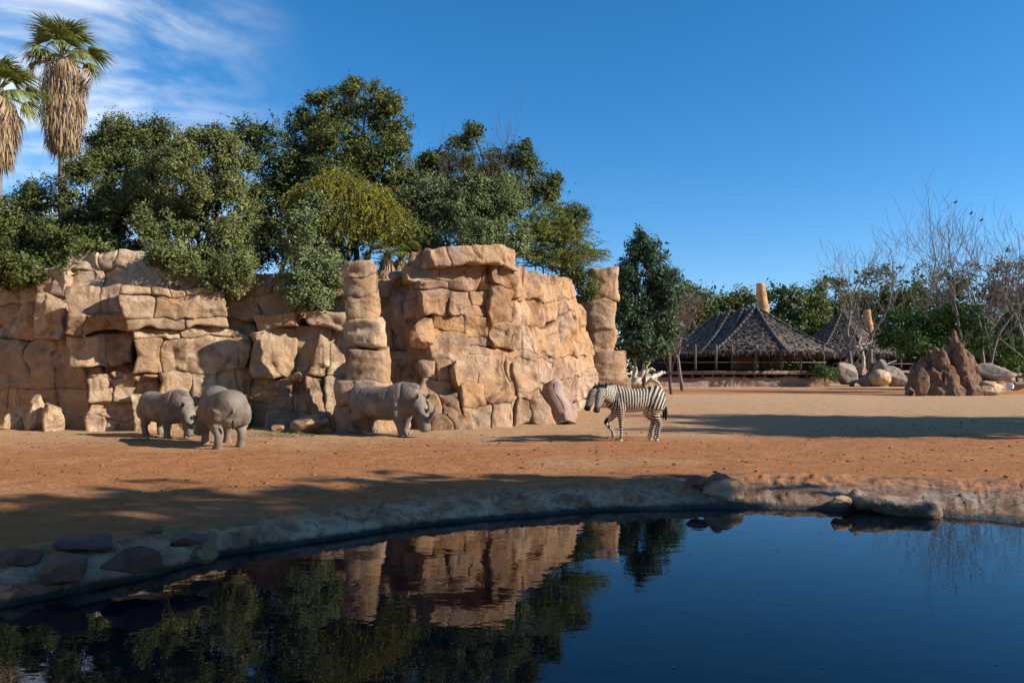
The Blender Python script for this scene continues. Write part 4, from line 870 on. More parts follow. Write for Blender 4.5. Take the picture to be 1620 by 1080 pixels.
nt.links.new(bump(nt, n2, 0.5, 0.025, bump(nt, n3, 0.22, 0.02, bump(nt, noise(nt, scaled(nt, tcn, (2.2, 1, 0.8)), 5.5, 4, 0.6, 0.4), 0.35, 0.06))), b.inputs['Normal']); M['hide'] = m
M['horn'] = simple('grey_horn', (0.12, 0.098, 0.08), 0.6, 0.4, 9, 0.4, 0.02); M['eye'] = simple('dark_eye', (0.012, 0.01, 0.008), 0.15, 0.1); M['nail'] = simple('toenail', (0.26, 0.22, 0.18), 0.7, 0.2); M['hairdark'] = simple('dark_hair', (0.02, 0.016, 0.013), 0.8, 0.2)

def rhino(name, label, loc, rz, scale, pose, seed, group):
    """white rhino facing +X; pose: leg offsets, head turn and drop"""
    t = empty(name, loc, rz); t.scale = (scale,) * 3
    pc = []
    pc.append(loft([(-1.36,0,1.02),(-1.27,0,1.05),(-1.05,0,1.07),(-0.65,0,1.03),(-0.2,0,0.98),(0.25,0,1.0),(0.62,0,1.07),(0.90,0,1.09),(1.12,0,1.05)],
                   [0.10,0.28,0.46,0.52,0.57,0.55,0.47,0.37,0.28], [0.16,0.36,0.50,0.50,0.52,0.54,0.58,0.54,0.42], 28, pw=2.3))
    # head and neck, turned by pose
    ht, hd = pose.get('turn', 0.0), pose.get('drop', 0.0)
    def hp(x, y, z):   # rotate about the neck root
        p = Vector((x - 0.95, y, z - 1.05)); p = Matrix.Rotation(hd, 3, 'Y') @ p; p = Matrix.Rotation(ht, 3, 'Z') @ p; return (p.x + 0.95, p.y, p.z + 1.05)
    pc.append(loft([hp(0.75,0,1.08),hp(1.0,0,1.10),hp(1.22,0,1.03),hp(1.42,0,0.92)], [0.42,0.36,0.29,0.25], [0.48,0.43,0.35,0.27], 20))
    pc.append(loft([hp(1.24,0,1.05),hp(1.38,0,0.97),hp(1.50,0,0.84),hp(1.62,0,0.70),hp(1.73,0,0.56),hp(1.81,0,0.45),hp(1.84,0,0.39)], [0.21,0.235,0.215,0.17,0.165,0.175,0.11], [0.20,0.255,0.25,0.205,0.185,0.17,0.09], 20, pw=2.6))
    pc.append(ball(hp(1.50,0.19,0.90), 0.055)); pc.append(ball(hp(1.50,-0.19,0.90), 0.055))
    pc.append(ball((0.88,0,1.50), (0.42, 0.20, 0.15)))
    for s_ in (1, -1): # ears: cupped leaf shapes
        e0 = np.array(hp(1.30, 0.15 * s_, 1.16)); e1 = np.array(hp(1.36, 0.22 * s_, 1.31)); e2 = np.array(hp(1.42, 0.26 * s_, 1.44)); e3 = np.array(hp(1.46, 0.275 * s_, 1.52))
        pc.append(loft([e0, e1, e2, e3], [0.05, 0.085, 0.07, 0.02], [0.045, 0.04, 0.032, 0.015], 12, (1, 0, 0)))
    legs = pose.get('legs', [0, 0, 0, 0]); lift = pose.get('lift', [0, 0, 0, 0])
    feet = []
    for k, (x0, s_) in enumerate([(0.62, 1), (0.62, -1)]):
        f, lf = legs[k], lift[k]; y = 0.31 * s_
        pc.append(loft([(x0,y*0.9,1.0),(x0+0.25*f*0.3,y,0.75),(x0+f*0.55,y*1.02,0.50),(x0+f*0.8-0.10*lf,y,0.30+lf*0.4),(x0+f-0.2*lf,y,0.13+lf*0.5),(x0+f+0.03-0.26*lf,y,0.02+lf*0.42)], [0.20,0.20,0.15,0.108,0.108,0.14], [0.24,0.225,0.15,0.115,0.112,0.15], 18, (1, 0, 0)))
        feet.append((x0 + f + 0.03 - 0.26 * lf, y, lf * 0.42))
    for k, (x0, s_) in enumerate([(-0.92, 1), (-0.92, -1)]):
        f, lf = legs[2+k], lift[2+k]; y = 0.32 * s_
        pc.append(loft([(x0-0.02,y*0.85,1.12),(x0+0.10,y,0.86),(x0+0.14+f*0.4,y*1.05,0.64),(x0-0.06+f*0.75,y,0.42+lf*0.2),(x0-0.05+f-0.16*lf,y,0.22+lf*0.4),(x0+f-0.22*lf,y,0.10+lf*0.45),(x0+f+0.04-0.26*lf,y,0.02+lf*0.36)], [0.24,0.26,0.195,0.122,0.105,0.115,0.14], [0.36,0.36,0.245,0.13,0.11,0.12,0.15], 18, (1, 0, 0)))
        feet.append((x0 + f + 0.04 - 0.26 * lf, y, lf * 0.36))
    pc.append(loft([(-1.28,0,1.28),(-1.38,0.0,1.12),(-1.40,0.02,0.92),(-1.41,0.03,0.74)], [0.05,0.038,0.026,0.02], [0.05,0.04,0.03,0.02], 8, (1, 0, 0)))
    me = organic('body', pc, 0.027, 5); V, Nn = coords(me)
    # hide folds: ribs on the flank, plate seams at shoulder and haunch, neck folds
    X, Y, Z = V.T; side = smooth01((np.abs(Y) - 0.25) / 0.2) * smooth01((Z - 0.55) / 0.2) * smooth01((1.5 - Z) / 0.2)
    rib = (np.sin((X + 0.25 * (Z - 1)) * 27 + 3.2 * vnoise(V * np.array([1, 1, 0.5]), 2.2, seed)) * (0.5 + 0.7 * vnoise(V, 1.7, seed + 9)) + 0.8 * fbm(V * np.array([3, 1, 0.7]), 2.5, 3, seed + 4, 0.5, True)) * smooth01((X + 0.95) / 0.2) * smooth01((0.35 - X) / 0.2)
    dsp = 0.012 * rib * side
    def seam(u, w, d): return -d * np.exp(-(u / w) ** 2)
    dsp += seam(X - 0.36 - 0.10 * (Z - 1.0) + 0.09 * vnoise(V, 2, 5), 0.05, 0.026) * smooth01((Z - 0.5) / 0.2) * smooth01((1.55 - Z) / 0.3) * (X < 1.1)
    dsp += seam(X + 0.66 + 0.22 * (Z - 1.0) + 0.08 * vnoise(V, 2, 7), 0.05, 0.032) * side
    dsp += seam(X - 0.93 + 0.3 * (Z - 1.0) + 0.08 * vnoise(V, 2, 6), 0.045, 0.026) * (Z > 0.6) * (np.abs(X - 1) < 0.3)
    dsp += seam(Z - 0.56 - 0.1 * vnoise(V, 2, 9), 0.03, 0.018) * (X < 1.1) * (np.abs(Y) > 0.15)
    dsp += 0.008 * fbm(V, 5.0, 3, 70) + seam(Y, 0.02, 0.02) * (X < -1.1) * (Z < 1.0)
    V2 = V + Nn * dsp[:, None]; V2[:, 2] = np.maximum(V2[:, 2], 0.0)
    me.vertices.foreach_set('co', V2.astype(np.float32).ravel()); me.update()
    link('body', me, M['hide'], t)
    # horns, eyes, nails, tail tuft
    for (x, z, L, r, lean_) in [(1.80, 0.72, pose.get('horn', 0.34), 0.10, 0.45), (1.62, 0.92, pose.get('horn', 0.34) * 0.5, 0.085, 0.25)]:
        Pn = [hp(x - 0.03, 0, z - 0.07), hp(x + 0.04 + 0.12 * L, 0, z + 0.30 * L), hp(x + 0.06 + 0.22 * L, 0, z + 0.62 * L), hp(x + 0.05 + 0.24 * L, 0, z + L)]
        mb = MB(); mb.add(*loft(Pn, [r, r * 0.72, r * 0.42, 0.008], [r * 1.1, r * 0.75, r * 0.42, 0.008], 12, (0, 1, 0))); link('horn', mb.mesh('horn', True, M['horn']), None, t)
    for s_ in (1, -1):
        mb = MB(); mb.add(*ball(hp(1.535, 0.225 * s_, 0.895), 0.028)); link('eye', mb.mesh('eye', True, M['eye']), None, t)
        mb = MB(); e0 = hp(1.385, 0.215 * s_, 1.30); e1 = hp(1.445, 0.258 * s_, 1.44); mb.add(*loft([e0, ((e0[0]+e1[0])/2 + 0.012, (e0[1]+e1[1])/2, (e0[2]+e1[2])/2), e1], [0.028, 0.045, 0.02], [0.028, 0.03, 0.015], 10, (1, 0, 0))); link('ear_hollow', mb.mesh('ear_hollow', True, M['hairdark']), None, t)
    for (fx, fy, fz) in feet:
        for a in (-0.75, 0, 0.75):
            mb = MB(); mb.add(*ball((fx + 0.135 * math.cos(a), fy + 0.12 * math.sin(a), fz + 0.035), (0.026, 0.04, 0.034), 1)); link('toenail', mb.mesh('toenail', True, M['nail']), None, t)
    mb = MB(); mb.add(*loft([(-1.41,0.03,0.78),(-1.425,0.035,0.66),(-1.42,0.04,0.55)], [0.022,0.04,0.008], [0.03,0.05,0.008], 8, (1, 0, 0))); link('tail_tuft', mb.mesh('tail_tuft', True, M['hairdark']), None, t)
    tag(t, label, 'rhinoceros', group); return t
def foot(x, y): d = F * H / (y - HY); return np.array([(x - 810) / F * d, d, 0.0])
RG = 'rhinos in front of the cliff'
def place(f): return (f[0], f[1], ground_z(f[0], f[1]) - 0.01)
rhino('rhino', 'grey rhino walking right in front of the drum pillar with its head low', place(foot(611, 687)), R(-30), 0.94, {'turn': R(-8), 'drop': R(17), 'legs': [-0.12, 0.22, 0.14, -0.20], 'lift': [0.0, 0, 0, 0.15], 'horn': 0.56}, 1, RG)
rhino('rhino', 'smaller grey rhino at the left facing the other with its head down', place(foot(264, 691)), R(-36), 0.82, {'turn': R(-2), 'drop': R(22), 'legs': [0.10, -0.05, -0.08, 0.12], 'horn': 0.45}, 2, RG)
rhino('rhino', 'big grey rhino seen from behind with a wide sunlit rump', place(foot(351, 704)), R(124), 0.90, {'turn': R(24), 'drop': R(14), 'legs': [0.0, 0.10, -0.10, 0.14], 'horn': 0.3}, 3, RG)

# zebra
m, nt, b = nm('zebra_coat'); a = N(nt, 'ShaderNodeAttribute', attribute_name='stripe').outputs['Fac']; a2 = N(nt, 'ShaderNodeAttribute', attribute_name='dusk').outputs['Fac']
tcn = nt.nodes.new('ShaderNodeTexCoord').outputs['Object']; n1 = noise(nt, tcn, 5, 4, 0.6)
cw = mixc(nt, n1, (0.48, 0.38, 0.27), (0.62, 0.52, 0.39)); c = mixc(nt, a, cw, (0.018, 0.014, 0.012)); c = mixc(nt, a2, c, (0.03, 0.022, 0.018))
nt.links.new(c, b.inputs['Base Color']); b.inputs['Roughness'].default_value = 0.65; b.inputs['Specular IOR Level'].default_value = 0.25; M['zebra'] = m
def zebra(name, label, loc, rz, scale, group, pose, seed):
    """mountain zebra facing +X"""
    t = empty(name, loc, rz); t.scale = (scale,) * 3; pc = []
    turn = pose.get('turn', 0)
    pc.append(loft([(-0.78,0,1.15),(-0.72,0,1.14),(-0.55,0,1.12),(-0.28,0,1.075),(0.05,0,1.045),(0.36,0,1.07),(0.58,0,1.10),(0.76,0,1.12)], [0.09,0.18,0.25,0.265,0.28,0.26,0.21,0.13], [0.14,0.255,0.31,0.295,0.305,0.325,0.32,0.22], 26, pw=2.2))
    def hp(x, y, z):
        p = Matrix.Rotation(turn, 3, 'Z') @ Vector((x - 0.6, y, z)); return (p.x + 0.6, p.y, p.z)
    # neck reaching forward and head hanging
    pc.append(loft([(0.46,0,1.14),hp(0.68,0,1.20),hp(0.88,0,1.24),hp(1.05,0,1.26),hp(1.16,0,1.24)], [0.20,0.165,0.13,0.11,0.10], [0.31,0.27,0.215,0.18,0.15], 20))
    pc.append(loft([hp(1.05,0,1.30),hp(1.16,0,1.26),hp(1.24,0,1.15),hp(1.31,0,1.02),hp(1.37,0,0.90),hp(1.41,0,0.81),hp(1.42,0,0.775)], [0.09,0.108,0.105,0.085,0.074,0.076,0.05], [0.10,0.15,0.155,0.118,0.09,0.084,0.055], 18, pw=2.3))
    for s_ in (1, -1):
        pc.append(loft([hp(1.10,0.07*s_,1.36),hp(1.10,0.095*s_,1.43),hp(1.105,0.11*s_,1.50),hp(1.11,0.115*s_,1.555)], [0.03,0.048,0.042,0.01], [0.02,0.02,0.016,0.008], 10, (1, 0, 0)))
        pc.append(ball(hp(1.235,0.092*s_,1.165), 0.026))
    legs, lift = pose['legs'], pose['lift']; segs = []
    for k, s_ in enumerate((1, -1)):
        f, lf = legs[k], lift[k]; y = 0.14 * s_; x0 = 0.44
        ch = [(x0,y,1.05),(x0+0.02,y*1.15,0.80),(x0+0.3*f+0.10*lf,y,0.62),(x0+0.55*f+0.24*lf,y,0.44+0.05*lf),(x0+0.8*f+0.08*lf,y,0.26+0.10*lf),(x0+f-0.04*lf,y,0.11+0.12*lf),(x0+f+0.02-0.08*lf,y,0.05+0.10*lf),(x0+f+0.035-0.10*lf,y,0.0+0.09*lf)]
        pc.append(loft(ch, [0.11,0.108,0.072,0.052,0.036,0.038,0.044,0.055], [0.17,0.135,0.082,0.058,0.038,0.040,0.048,0.06], 16, (1, 0, 0)))
    for k, s_ in enumerate((1, -1)):
        f, lf = legs[2+k], lift[2+k]; y = 0.145 * s_; x0 = -0.52
        ch = [(x0-0.02,y*0.8,1.15),(x0+0.03,y*1.1,0.92),(x0+0.06+0.3*f,y,0.72),(x0-0.07+0.6*f,y,0.52),(x0-0.09+0.75*f,y,0.42),(x0-0.055+0.9*f,y,0.25),(x0-0.035+f,y,0.11),(x0-0.01+f,y,0.05),(x0+f,y,0.0)]
        pc.append(loft(ch, [0.155,0.15,0.10,0.056,0.046,0.038,0.039,0.045,0.056], [0.27,0.25,0.16,0.072,0.056,0.042,0.042,0.049,0.061], 16, (1, 0, 0)))
    me = organic('body', pc, 0.0148, 5); V, Nn = coords(me); X, Y, Z = V.T
    V2 = V.copy(); V2[:, 2] = np.maximum(V2[:, 2], 0.0); me.vertices.foreach_set('co', V2.astype(np.float32).ravel()); me.update()
    w = vnoise(V, 6, seed) * 0.35 + vnoise(V, 2.2, seed + 3) * 0.5
    tor = X / 0.072 + 0.35 * np.sin(Z * 4) + (Z - 1.1) * np.interp(X, [-0.8, -0.25, 0.1, 0.5], [7.0, 3.5, 0.6, -1.5])
    xr = np.clip(-0.30 - X, 0, None); tor = tor + xr * 5.2
    # the head and neck in their own turned frame
    c_, s_ = math.cos(-turn), math.sin(-turn); hx = (X - 0.6) * c_ - Y * s_ + 0.6; hy = (X - 0.6) * s_ + Y * c_; bl = smooth01((X - 0.45) / 0.35); hx = hx * bl + X * (1 - bl)
    nk = (hx * 0.97 + (Z - 1.2) * 0.15) / 0.074
    hd = ((Z - 0.2) * 0.9 - hx * 0.4) / 0.050 + 0.6 * np.abs(hy) / 0.05
    leg = Z / 0.058 + 5.0 * np.clip(X - 0.60, 0, None) + 0.8 * vnoise(V, 4, 2)
    ph = np.where((X > 0.52), np.where((hx > 1.10) & (Z < 1.36), hd, nk), tor)
    isleg = (Z < 0.80 + 0.06 * np.abs(X)) & (X < 0.62) & ((X > 0.22) | (X < -0.28)); ph = np.where(isleg, leg, ph)
    st = np.sin(2 * math.pi * (ph + 0.22 * w))
    st = smooth01((st + np.where(hx > 1.08, 0.62, 0.36)) / 0.35)
    belly = smooth01((0.86 - Z) / 0.05) * (np.abs(X + 0.02) < 0.34) * (~isleg) ; belly = np.maximum(belly, smooth01((0.80 - Z) / 0.03) * (np.abs(X) < 0.34) * (Z > 0.65))
    st = st * (1 - belly); inner = isleg & (np.abs(Y) < 0.085); st = np.where(inner & (Z > 0.5), st * 0.6, st)
    dusk = smooth01((0.98 - Z) / 0.10) * (hx > 1.22) * 1.0; dusk = np.maximum(dusk, 0)
    hoof = smooth01((0.055 - Z) / 0.02); st = np.where(Z < 0.06, 0.35 * hoof, st)
    point_attr(me, 'stripe', st); point_attr(me, 'dusk', dusk); link('body', me, M['zebra'], t)
    # upright mane: a ragged striped crest, tail with tuft, eyes
    rng = np.random.RandomState(seed); n = 220; u = np.sort(rng.rand(n)); cx = np.interp(u, [0, 0.25, 0.6, 0.85, 1], [0.42, 0.68, 0.95, 1.12, 1.20]); cz = np.interp(u, [0, 0.25, 0.6, 0.85, 1], [1.40, 1.415, 1.405, 1.40, 1.345])
    C = np.array([hp(a_, rng.normal(0, 0.012), b_) for a_, b_ in zip(cx, cz)]); C[cx < 0.6] = np.stack([cx, rng.normal(0, 0.012, n), cz], 1)[cx < 0.6]
    D = np.array([0.05, 0, 1.0]) + rng.normal(0, 0.16, (n, 3)); D[:, 0] += np.interp(u, [0.8, 1], [0, 0.6])
    L = 0.11 * np.interp(u, [0, 0.15, 0.9, 1], [0.3, 1, 1, 0.8]) * rng.uniform(0.8, 1.15, n)
    mme = leaf_mesh('mane', C - np.array([0, 0, 0.03]), D, L, 0.045, rng, M['zebra'], None, 0.1, np.array([[0, 1.0, 0]]) + rng.normal(0, 0.4, (n, 3)))
    stv = np.repeat(smooth01((np.sin(2 * math.pi * cx / 0.072) + 0.35) / 0.4), 4); tipv = np.tile([0, 0.25, 1.0, 0.25], n); point_attr(mme, 'stripe', np.maximum(stv, tipv)); point_attr(mme, 'dusk', np.zeros(4 * n)); link('mane', mme, None, t)
    mb = MB(); mb.add(*loft([(-0.74,0,1.30),(-0.82,0,1.20),(-0.83,0.01,1.0),(-0.83,0.02,0.86)], [0.032,0.028,0.02,0.016], [0.032,0.028,0.02,0.016], 8, (1, 0, 0))); tm = mb.mesh('tail', True, M['zebra']); tv, _ = coords(tm); point_attr(tm, 'stripe', smooth01(np.sin(tv[:, 2] * 80) * 2)); point_attr(tm, 'dusk', np.zeros(len(tv))); tl_ = link('tail', tm, None, t)
    mb = MB(); mb.add(*loft([(-0.83,0.02,0.90),(-0.835,0.02,0.75),(-0.83,0.02,0.60),(-0.82,0.02,0.52)], [0.018,0.042,0.036,0.006], [0.018,0.042,0.036,0.006], 8, (1, 0, 0))); link('tail_tuft', mb.mesh('tail_tuft', True, M['hairdark']), None, tl_)
    for s_ in (1, -1):
        mb = MB(); mb.add(*ball(hp(1.245, 0.106 * s_, 1.165), 0.017)); link('eye', mb.mesh('eye', True, M['eye']), None, t)
    tag(t, label, 'zebra', group); return t
zf = foot(1005, 697)
zebra('zebra', 'striped zebra stepping left on the red soil with its head lowered', place(zf), R(180 + 10), 1.03, 'zebras', {'turn': R(42), 'legs': [-0.02, 0.16, 0.0, 0.06], 'lift': [0.0, 0.9, 0, 0]}, 5)
zebra('zebra', 'second zebra standing close behind the first, only its face and back showing', place(foot(1004, 692.5)), R(180 + 10), 1.02, 'zebras', {'turn': R(12), 'legs': [-0.02, 0.16, 0.0, 0.06], 'lift': [0.0, 0.9, 0, 0]}, 6)
# ------------------------------------------------------------------ thatched pavilions
def thatch_roof(parent, C, Rad, ze, za, seed, rot, n_course=17, rings=8, sy=1.0, name='thatch_course', bulge=0.06):
    """eight-sided thatched roof in overlapping courses with ragged lower edges; C = plan centre"""
    rng = np.random.RandomState(seed); nper = 15; nn_ = rings * nper
    ang = rot + np.arange(nn_) / nn_ * 2 * math.pi
    k = 2 * math.pi / rings; am = (ang - rot) % k; rpoly = math.cos(k / 2) / np.cos(am - k / 2)
    for c in range(n_course):
        f1 = (c + 1.25) / n_course; f0 = c / n_course      # 0 = apex, 1 = eave
        mb = MB(); nn2 = nn_ * 2; a2 = rot + np.arange(nn2) / nn2 * 2 * math.pi; am2 = (a2 - rot) % k; rp = math.cos(k / 2) / np.cos(am2 - k / 2)
        rows = []
        for q, f in enumerate((f0, 0.5 * (f0 + f1), f1)):
            fj = f + (rng.normal(0, 0.013, nn2) + 0.012 * np.sin(np.arange(nn2) * 0.37 + 2.1 * c) + 0.01 * np.sin(np.arange(nn2) * 1.3 + c) if q == 2 else 0.0)
            rr = Rad * fj * rp; zz = za + (ze - za) * (fj + bulge * np.sin(fj * math.pi)) + (0.0, 0.06, 0.10)[q] + rng.normal(0, 0.05, nn2)
            rows.append(np.stack([C[0] + rr * np.cos(a2), C[1] + sy * rr * np.sin(a2), zz], 1))
        last = rows[-1].copy(); last[:, 2] -= 0.07 + 0.07 * rng.rand(nn2); last[:, 0] -= 0.10 * np.cos(a2); last[:, 1] -= 0.10 * np.sin(a2); rows.append(last)
        V = np.concatenate(rows); i = np.arange(3)[:, None] * nn2; j = np.arange(nn2)[None]; kk = (j + 1) % nn2
        mb.add(V, [np.stack([i + j, i + nn2 + j, i + nn2 + kk, i + kk], -1).reshape(-1, 4)])
        mb.build(name, M['thatch'], parent, False)
    # hanging eave fringe
    ns = int(Rad * 170); th = rng.uniform(0, 2 * math.pi, ns); am = (th - rot) % k; rp = math.cos(k / 2) / np.cos(am - k / 2); rr = Rad * rp * rng.uniform(0.97, 1.06, ns)
    P = np.stack([C[0] + rr * np.cos(th), C[1] + sy * rr * np.sin(th), ze + rng.uniform(-0.05, 0.28, ns)], 1); D = np.stack([0.45 * np.cos(th), 0.45 * np.sin(th), -np.ones(ns)], 1) + rng.normal(0, 0.15, (ns, 3))
    me = leaf_mesh('eave_fringe', P, D, rng.uniform(0.35, 1.0, ns), rng.uniform(0.06, 0.16, ns), rng, M['thatch'], parent, 0.2); link('eave_fringe', me, None, parent)
    # hip caps
    for h in range(rings):
        a = rot + h * k; mb = MB(); nb = 14
        for q in range(nb):
            f = (q + 0.5) / nb; r_ = Rad * f; p = np.array([C[0] + r_ * math.cos(a), C[1] + sy * r_ * math.sin(a), za + (ze - za) * (f + bulge * math.sin(f * math.pi)) + 0.16])
            dv = np.array([math.cos(a) * Rad, sy * math.sin(a) * Rad, ze - za]) / nb; mb.tube([p - dv * 0.5, p, p + dv * 0.62], [0.10, 0.17, 0.22 + 0.04 * rng.rand()], 6)
        mb.build('hip_cap', M['thatch_cap'], parent, True)
def pavilion(name, label, xc, d, Rad, ze, za, seed, deck, posts, chimney=None, wing=None, group='thatched pavilions'):
    C = at(xc, 590, d); t = empty(name, (C[0], d, 0)); rng = np.random.RandomState(seed)
    thatch_roof(t, (C[0], d), Rad, ze, za, seed, -math.pi / 2, 25)
    for wg in (wing or []): thatch_roof(t, (C[0] + wg[0], d + wg[1]), wg[2], ze, za - wg[3], seed + 5, -math.pi / 2 + wg[4], 15)
    x0, x1, y0, y1, zd = deck
    m_ = MB(); m_.box((x0, y0, zd - 0.22), (x1, y1, zd)); dk = m_.build('deck', M['wood_red'], t)
    m_ = MB(); m_.box((x0 - 0.05, y0 - 0.12, zd - 0.42), (x1 + 0.05, y0 - 0.005, zd + 0.03)); m_.build('fascia_board', M['wood_red'], t)
    for x in np.arange(x0 + 0.4, x1, 1.35): m_ = MB(); m_.box((x, y0 + 0.1, zd - 0.75), (x + 0.22, y0 + 0.5, zd - 0.425)); m_.build('joist', M['wood_dark'], t)
    # rough plinth
    nb = max(4, int((x1 - x0) / 1.3)); g = np.linspace(x0 - 0.3, x1 + 0.5, nb * 6); zt = np.linspace(-0.2, zd - 0.8, 9); GXX, GZZ = np.meshgrid(g, zt)
    V = np.stack([GXX.ravel(), y0 + 0.45 + 0 * GXX.ravel(), GZZ.ravel()], 1); V[:, 1] -= 0.45 * fbm(V, 0.7, 4, seed) + 0.3 * (1 - (GZZ.ravel() / (zd - 0.8))); V[-len(g):, 2] += 0.16 * vnoise(V[-len(g):], 0.8, 4)
    top = V[-len(g):].copy(); top[:, 1] += 2.0; V = np.concatenate([V, top]); ng = len(g); ii = np.arange(9)[:, None] * ng + np.arange(ng - 1)[None]
    link('plinth', mesh_np('plinth', rel(V, t), np.stack([ii, ii + 1, ii + ng + 1, ii + ng], -1).reshape(-1, 4), True, M['basewall']), None, t)
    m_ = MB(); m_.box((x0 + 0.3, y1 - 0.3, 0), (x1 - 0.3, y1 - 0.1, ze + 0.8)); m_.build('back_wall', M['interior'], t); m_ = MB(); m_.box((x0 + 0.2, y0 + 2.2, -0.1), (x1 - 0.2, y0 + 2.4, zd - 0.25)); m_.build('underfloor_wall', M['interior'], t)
    for (px_, w) in posts:
        X = at(px_, 590, y0 + 0.8)[0]; m_ = MB(); m_.tube([(X, y0 + 0.8, zd), (X + 0.02, y0 + 0.8, (zd + ze) / 2), (X, y0 + 0.8, ze + 0.9)], [w, w * 0.95, w * 0.9], 8); m_.build('post', M['wood_dark'], t, True)
    # railing
    m_ = MB(); m_.box((x0, y0 + 0.06, zd + 1.10), (x1, y0 + 0.18, zd + 1.19)); rl = m_.build('railing', M['wood_red'], t)
    for x in np.arange(x0 + 0.05, x1, 1.9): m_ = MB(); m_.box((x, y0 + 0.07, zd), (x + 0.10, y0 + 0.17, zd + 1.095)); m_.build('baluster', M['wood_dark'], rl)
    for z in np.arange(0.18, 1.05, 0.2): m_ = MB(); m_.tube([(x0, y0 + 0.12, zd + z), (x1, y0 + 0.12, zd + z)], 0.014, 4); m_.build('rail_wire', M['wood_dark'], rl)
    if chimney:
        cx, yt, yb, w0, w1, cd = chimney; a = at(cx, yt, cd); b_ = at(cx + 4, yb, cd); P = [b_ - np.array([0, 0, 3.0]), b_, (a + b_) / 2 + np.array([-0.06, 0, 0]), a]; m_ = MB()
        r_ = np.array([w1 * 1.1, w1, (w0 + w1) / 2, w0]) * cd / F; tt_ = np.linspace(0, 1, 14); P = np.array(P); u = np.linspace(0, 1, 4)
        m_.tube(np.stack([np.interp(tt_, u, P[:, q]) for q in range(3)], 1), np.interp(tt_, u, r_) * (1 + 0.03 * rng.randn(14)), 16); m_.build('chimney', M['plaster'], t, True)
    tag(t, label, 'pavilion', group); return t
X_ = lambda x, d: at(x, 590, d)[0]
pv = pavilion('thatched_pavilion', 'large dark thatched pavilion with a tall ochre chimney and a railed deck', 1196, 104, 11.6, 4.6, 11.2, 51,
         (X_(1040, 94), X_(1308, 94), 94.0, 112.0, 2.05), [(1060,0.16),(1100,0.16),(1133,0.17),(1158,0.14),(1196,0.34),(1236,0.2),(1266,0.2),(1303,0.15)], (1203, 448, 486, 6.6, 9.2, 107), [(-4.2, 3.6, 9.4, 0.45, 0.3), (-2.8, 2.4, 10.0, 0.25, 0.1), (-1.4, 1.2, 10.6, 0.12, 0.2)])
m_ = MB(); m_.box((X_(1161, 99), 99.0, 2.3), (X_(1193, 99), 99.2, 4.9)); m_.build('wall_panel', M['panel'], pv)
for xa in (1208, 1216, 1224): m_ = MB(); m_.box((X_(xa, 101), 101, 2.2), (X_(xa + 3, 101), 101.15, 4.6)); m_.build('wall_slat', M['panel'], pv)
pavilion('thatched_pavilion', 'second thatched pavilion in shade behind the slim bare trees', 1333, 128, 9.4, 5.0, 12.8, 52,
         (X_(1318, 120), X_(1455, 120), 120.0, 134.0, 2.2), [(1330,0.16),(1350,0.16),(1372,0.16),(1398,0.16),(1425,0.2)], (1371, 490, 520, 5.5, 6.5, 131))
pavilion('thatched_pavilion', 'far thatched roof half hidden behind the leafy shrub on the right', 1545, 126, 8.0, 5.4, 13.4, 53,
         (X_(1470, 119), X_(1615, 119), 119.0, 132.0, 1.8), [(1490,0.16),(1520,0.16),(1590,0.16)])
m_ = MB(); m_.tube([(X_(1313, 96), 96, 0.0), (X_(1313, 96), 96, 0.05), (X_(1313, 96), 96, 1.0)], [0.3, 0.36, 0.36], 12); m_.tube([(X_(1313, 96), 96, 1.0), (X_(1313, 96), 96, 1.12)], [0.40, 0.38], 12)
bx_ = m_.build('litter_bin', M['blue'], None, False); bx_.location.z = 2.0; tag(bx_, 'small blue bin at the right end of the large pavilion deck', 'bin')
bx_.location.z = 1.25

# ------------------------------------------------------------------ earth mound, boulders, dead wood
def earth_mound():
    d = 60.0; c = at(1494, 625, d); t = empty('termite_mound', (c[0], d, 0)); pc = []; rng = np.random.RandomState(4)
    for (x, yt, w, dy) in [(1447,574,10,0.2),(1459,566,11,-0.3),(1471,556,11,0.4),(1481,550,12,-0.4),(1490,553,10,-0.9),(1500,545,13,0.3),(1510,523,9,0.2),(1508,545,17,0.4),(1517,543,12,-0.5),(1527,552,12,-0.2),(1536,562,11,0.1),(1545,580,10,0.2),(1498,575,14,-1.3),(1520,578,13,-1.1),(1475,580,13,-1.1)]:
        dd = d + dy; a = at(x, yt, dd); b_ = np.array([a[0] + rng.normal(0, 0.15), dd - 0.25, -0.3]); r = w * dd / F; f = np.linspace(0, 1, 7)[:, None]
        P = b_ * (1 - f) + a * f + rng.normal(0, 0.06, (7, 3)) * np.sin(f * 3.14); pc.append(loft(P, r * np.array([1.75, 1.5, 1.25, 1.05, 0.85, 0.6, 0.12]), r * np.array([1.75, 1.5, 1.25, 1.05, 0.85, 0.6, 0.12]), 16, (1, 0, 0)))
    me = organic('mound_body', pc, 0.075, 2); V, Nn = coords(me)
    dsp = 0.16 * fbm(V * np.array([1, 1, 0.25]), 1.6, 4, 3, 0.55, True) + 0.10 * fbm(V, 2.2, 4, 8, 0.6) + 0.05 * fbm(V, 6, 3, 5, 0.6, True); V = V + Nn * dsp[:, None]
    me.vertices.foreach_set('co', rel(V, t).astype(np.float32).ravel()); me.update(); link('mound_body', me, M['mound'], t)
    tag(t, 'broad rugged red brown termite mound with one tall spire', 'mound')
earth_mound()
BG = 'pale boulders by the slim bare trees'
def far_boulder(name, label, x, yb, rx, ry, d, seed, mat, cat='boulder', group=None, rz=0.0, tilt=(0, 0), planes=14, lift=0.0, namp=0.06):
    o = boulder(name, None, at(x, yb - ry * 0.8, d) + np.array([0, 0, lift]), (rx * d / F, rx * 0.8 * d / F, ry * d / F), seed, M[mat], planes, 3 if d > 50 else 4, namp, rz, tilt); return tag(o, label, cat, group)
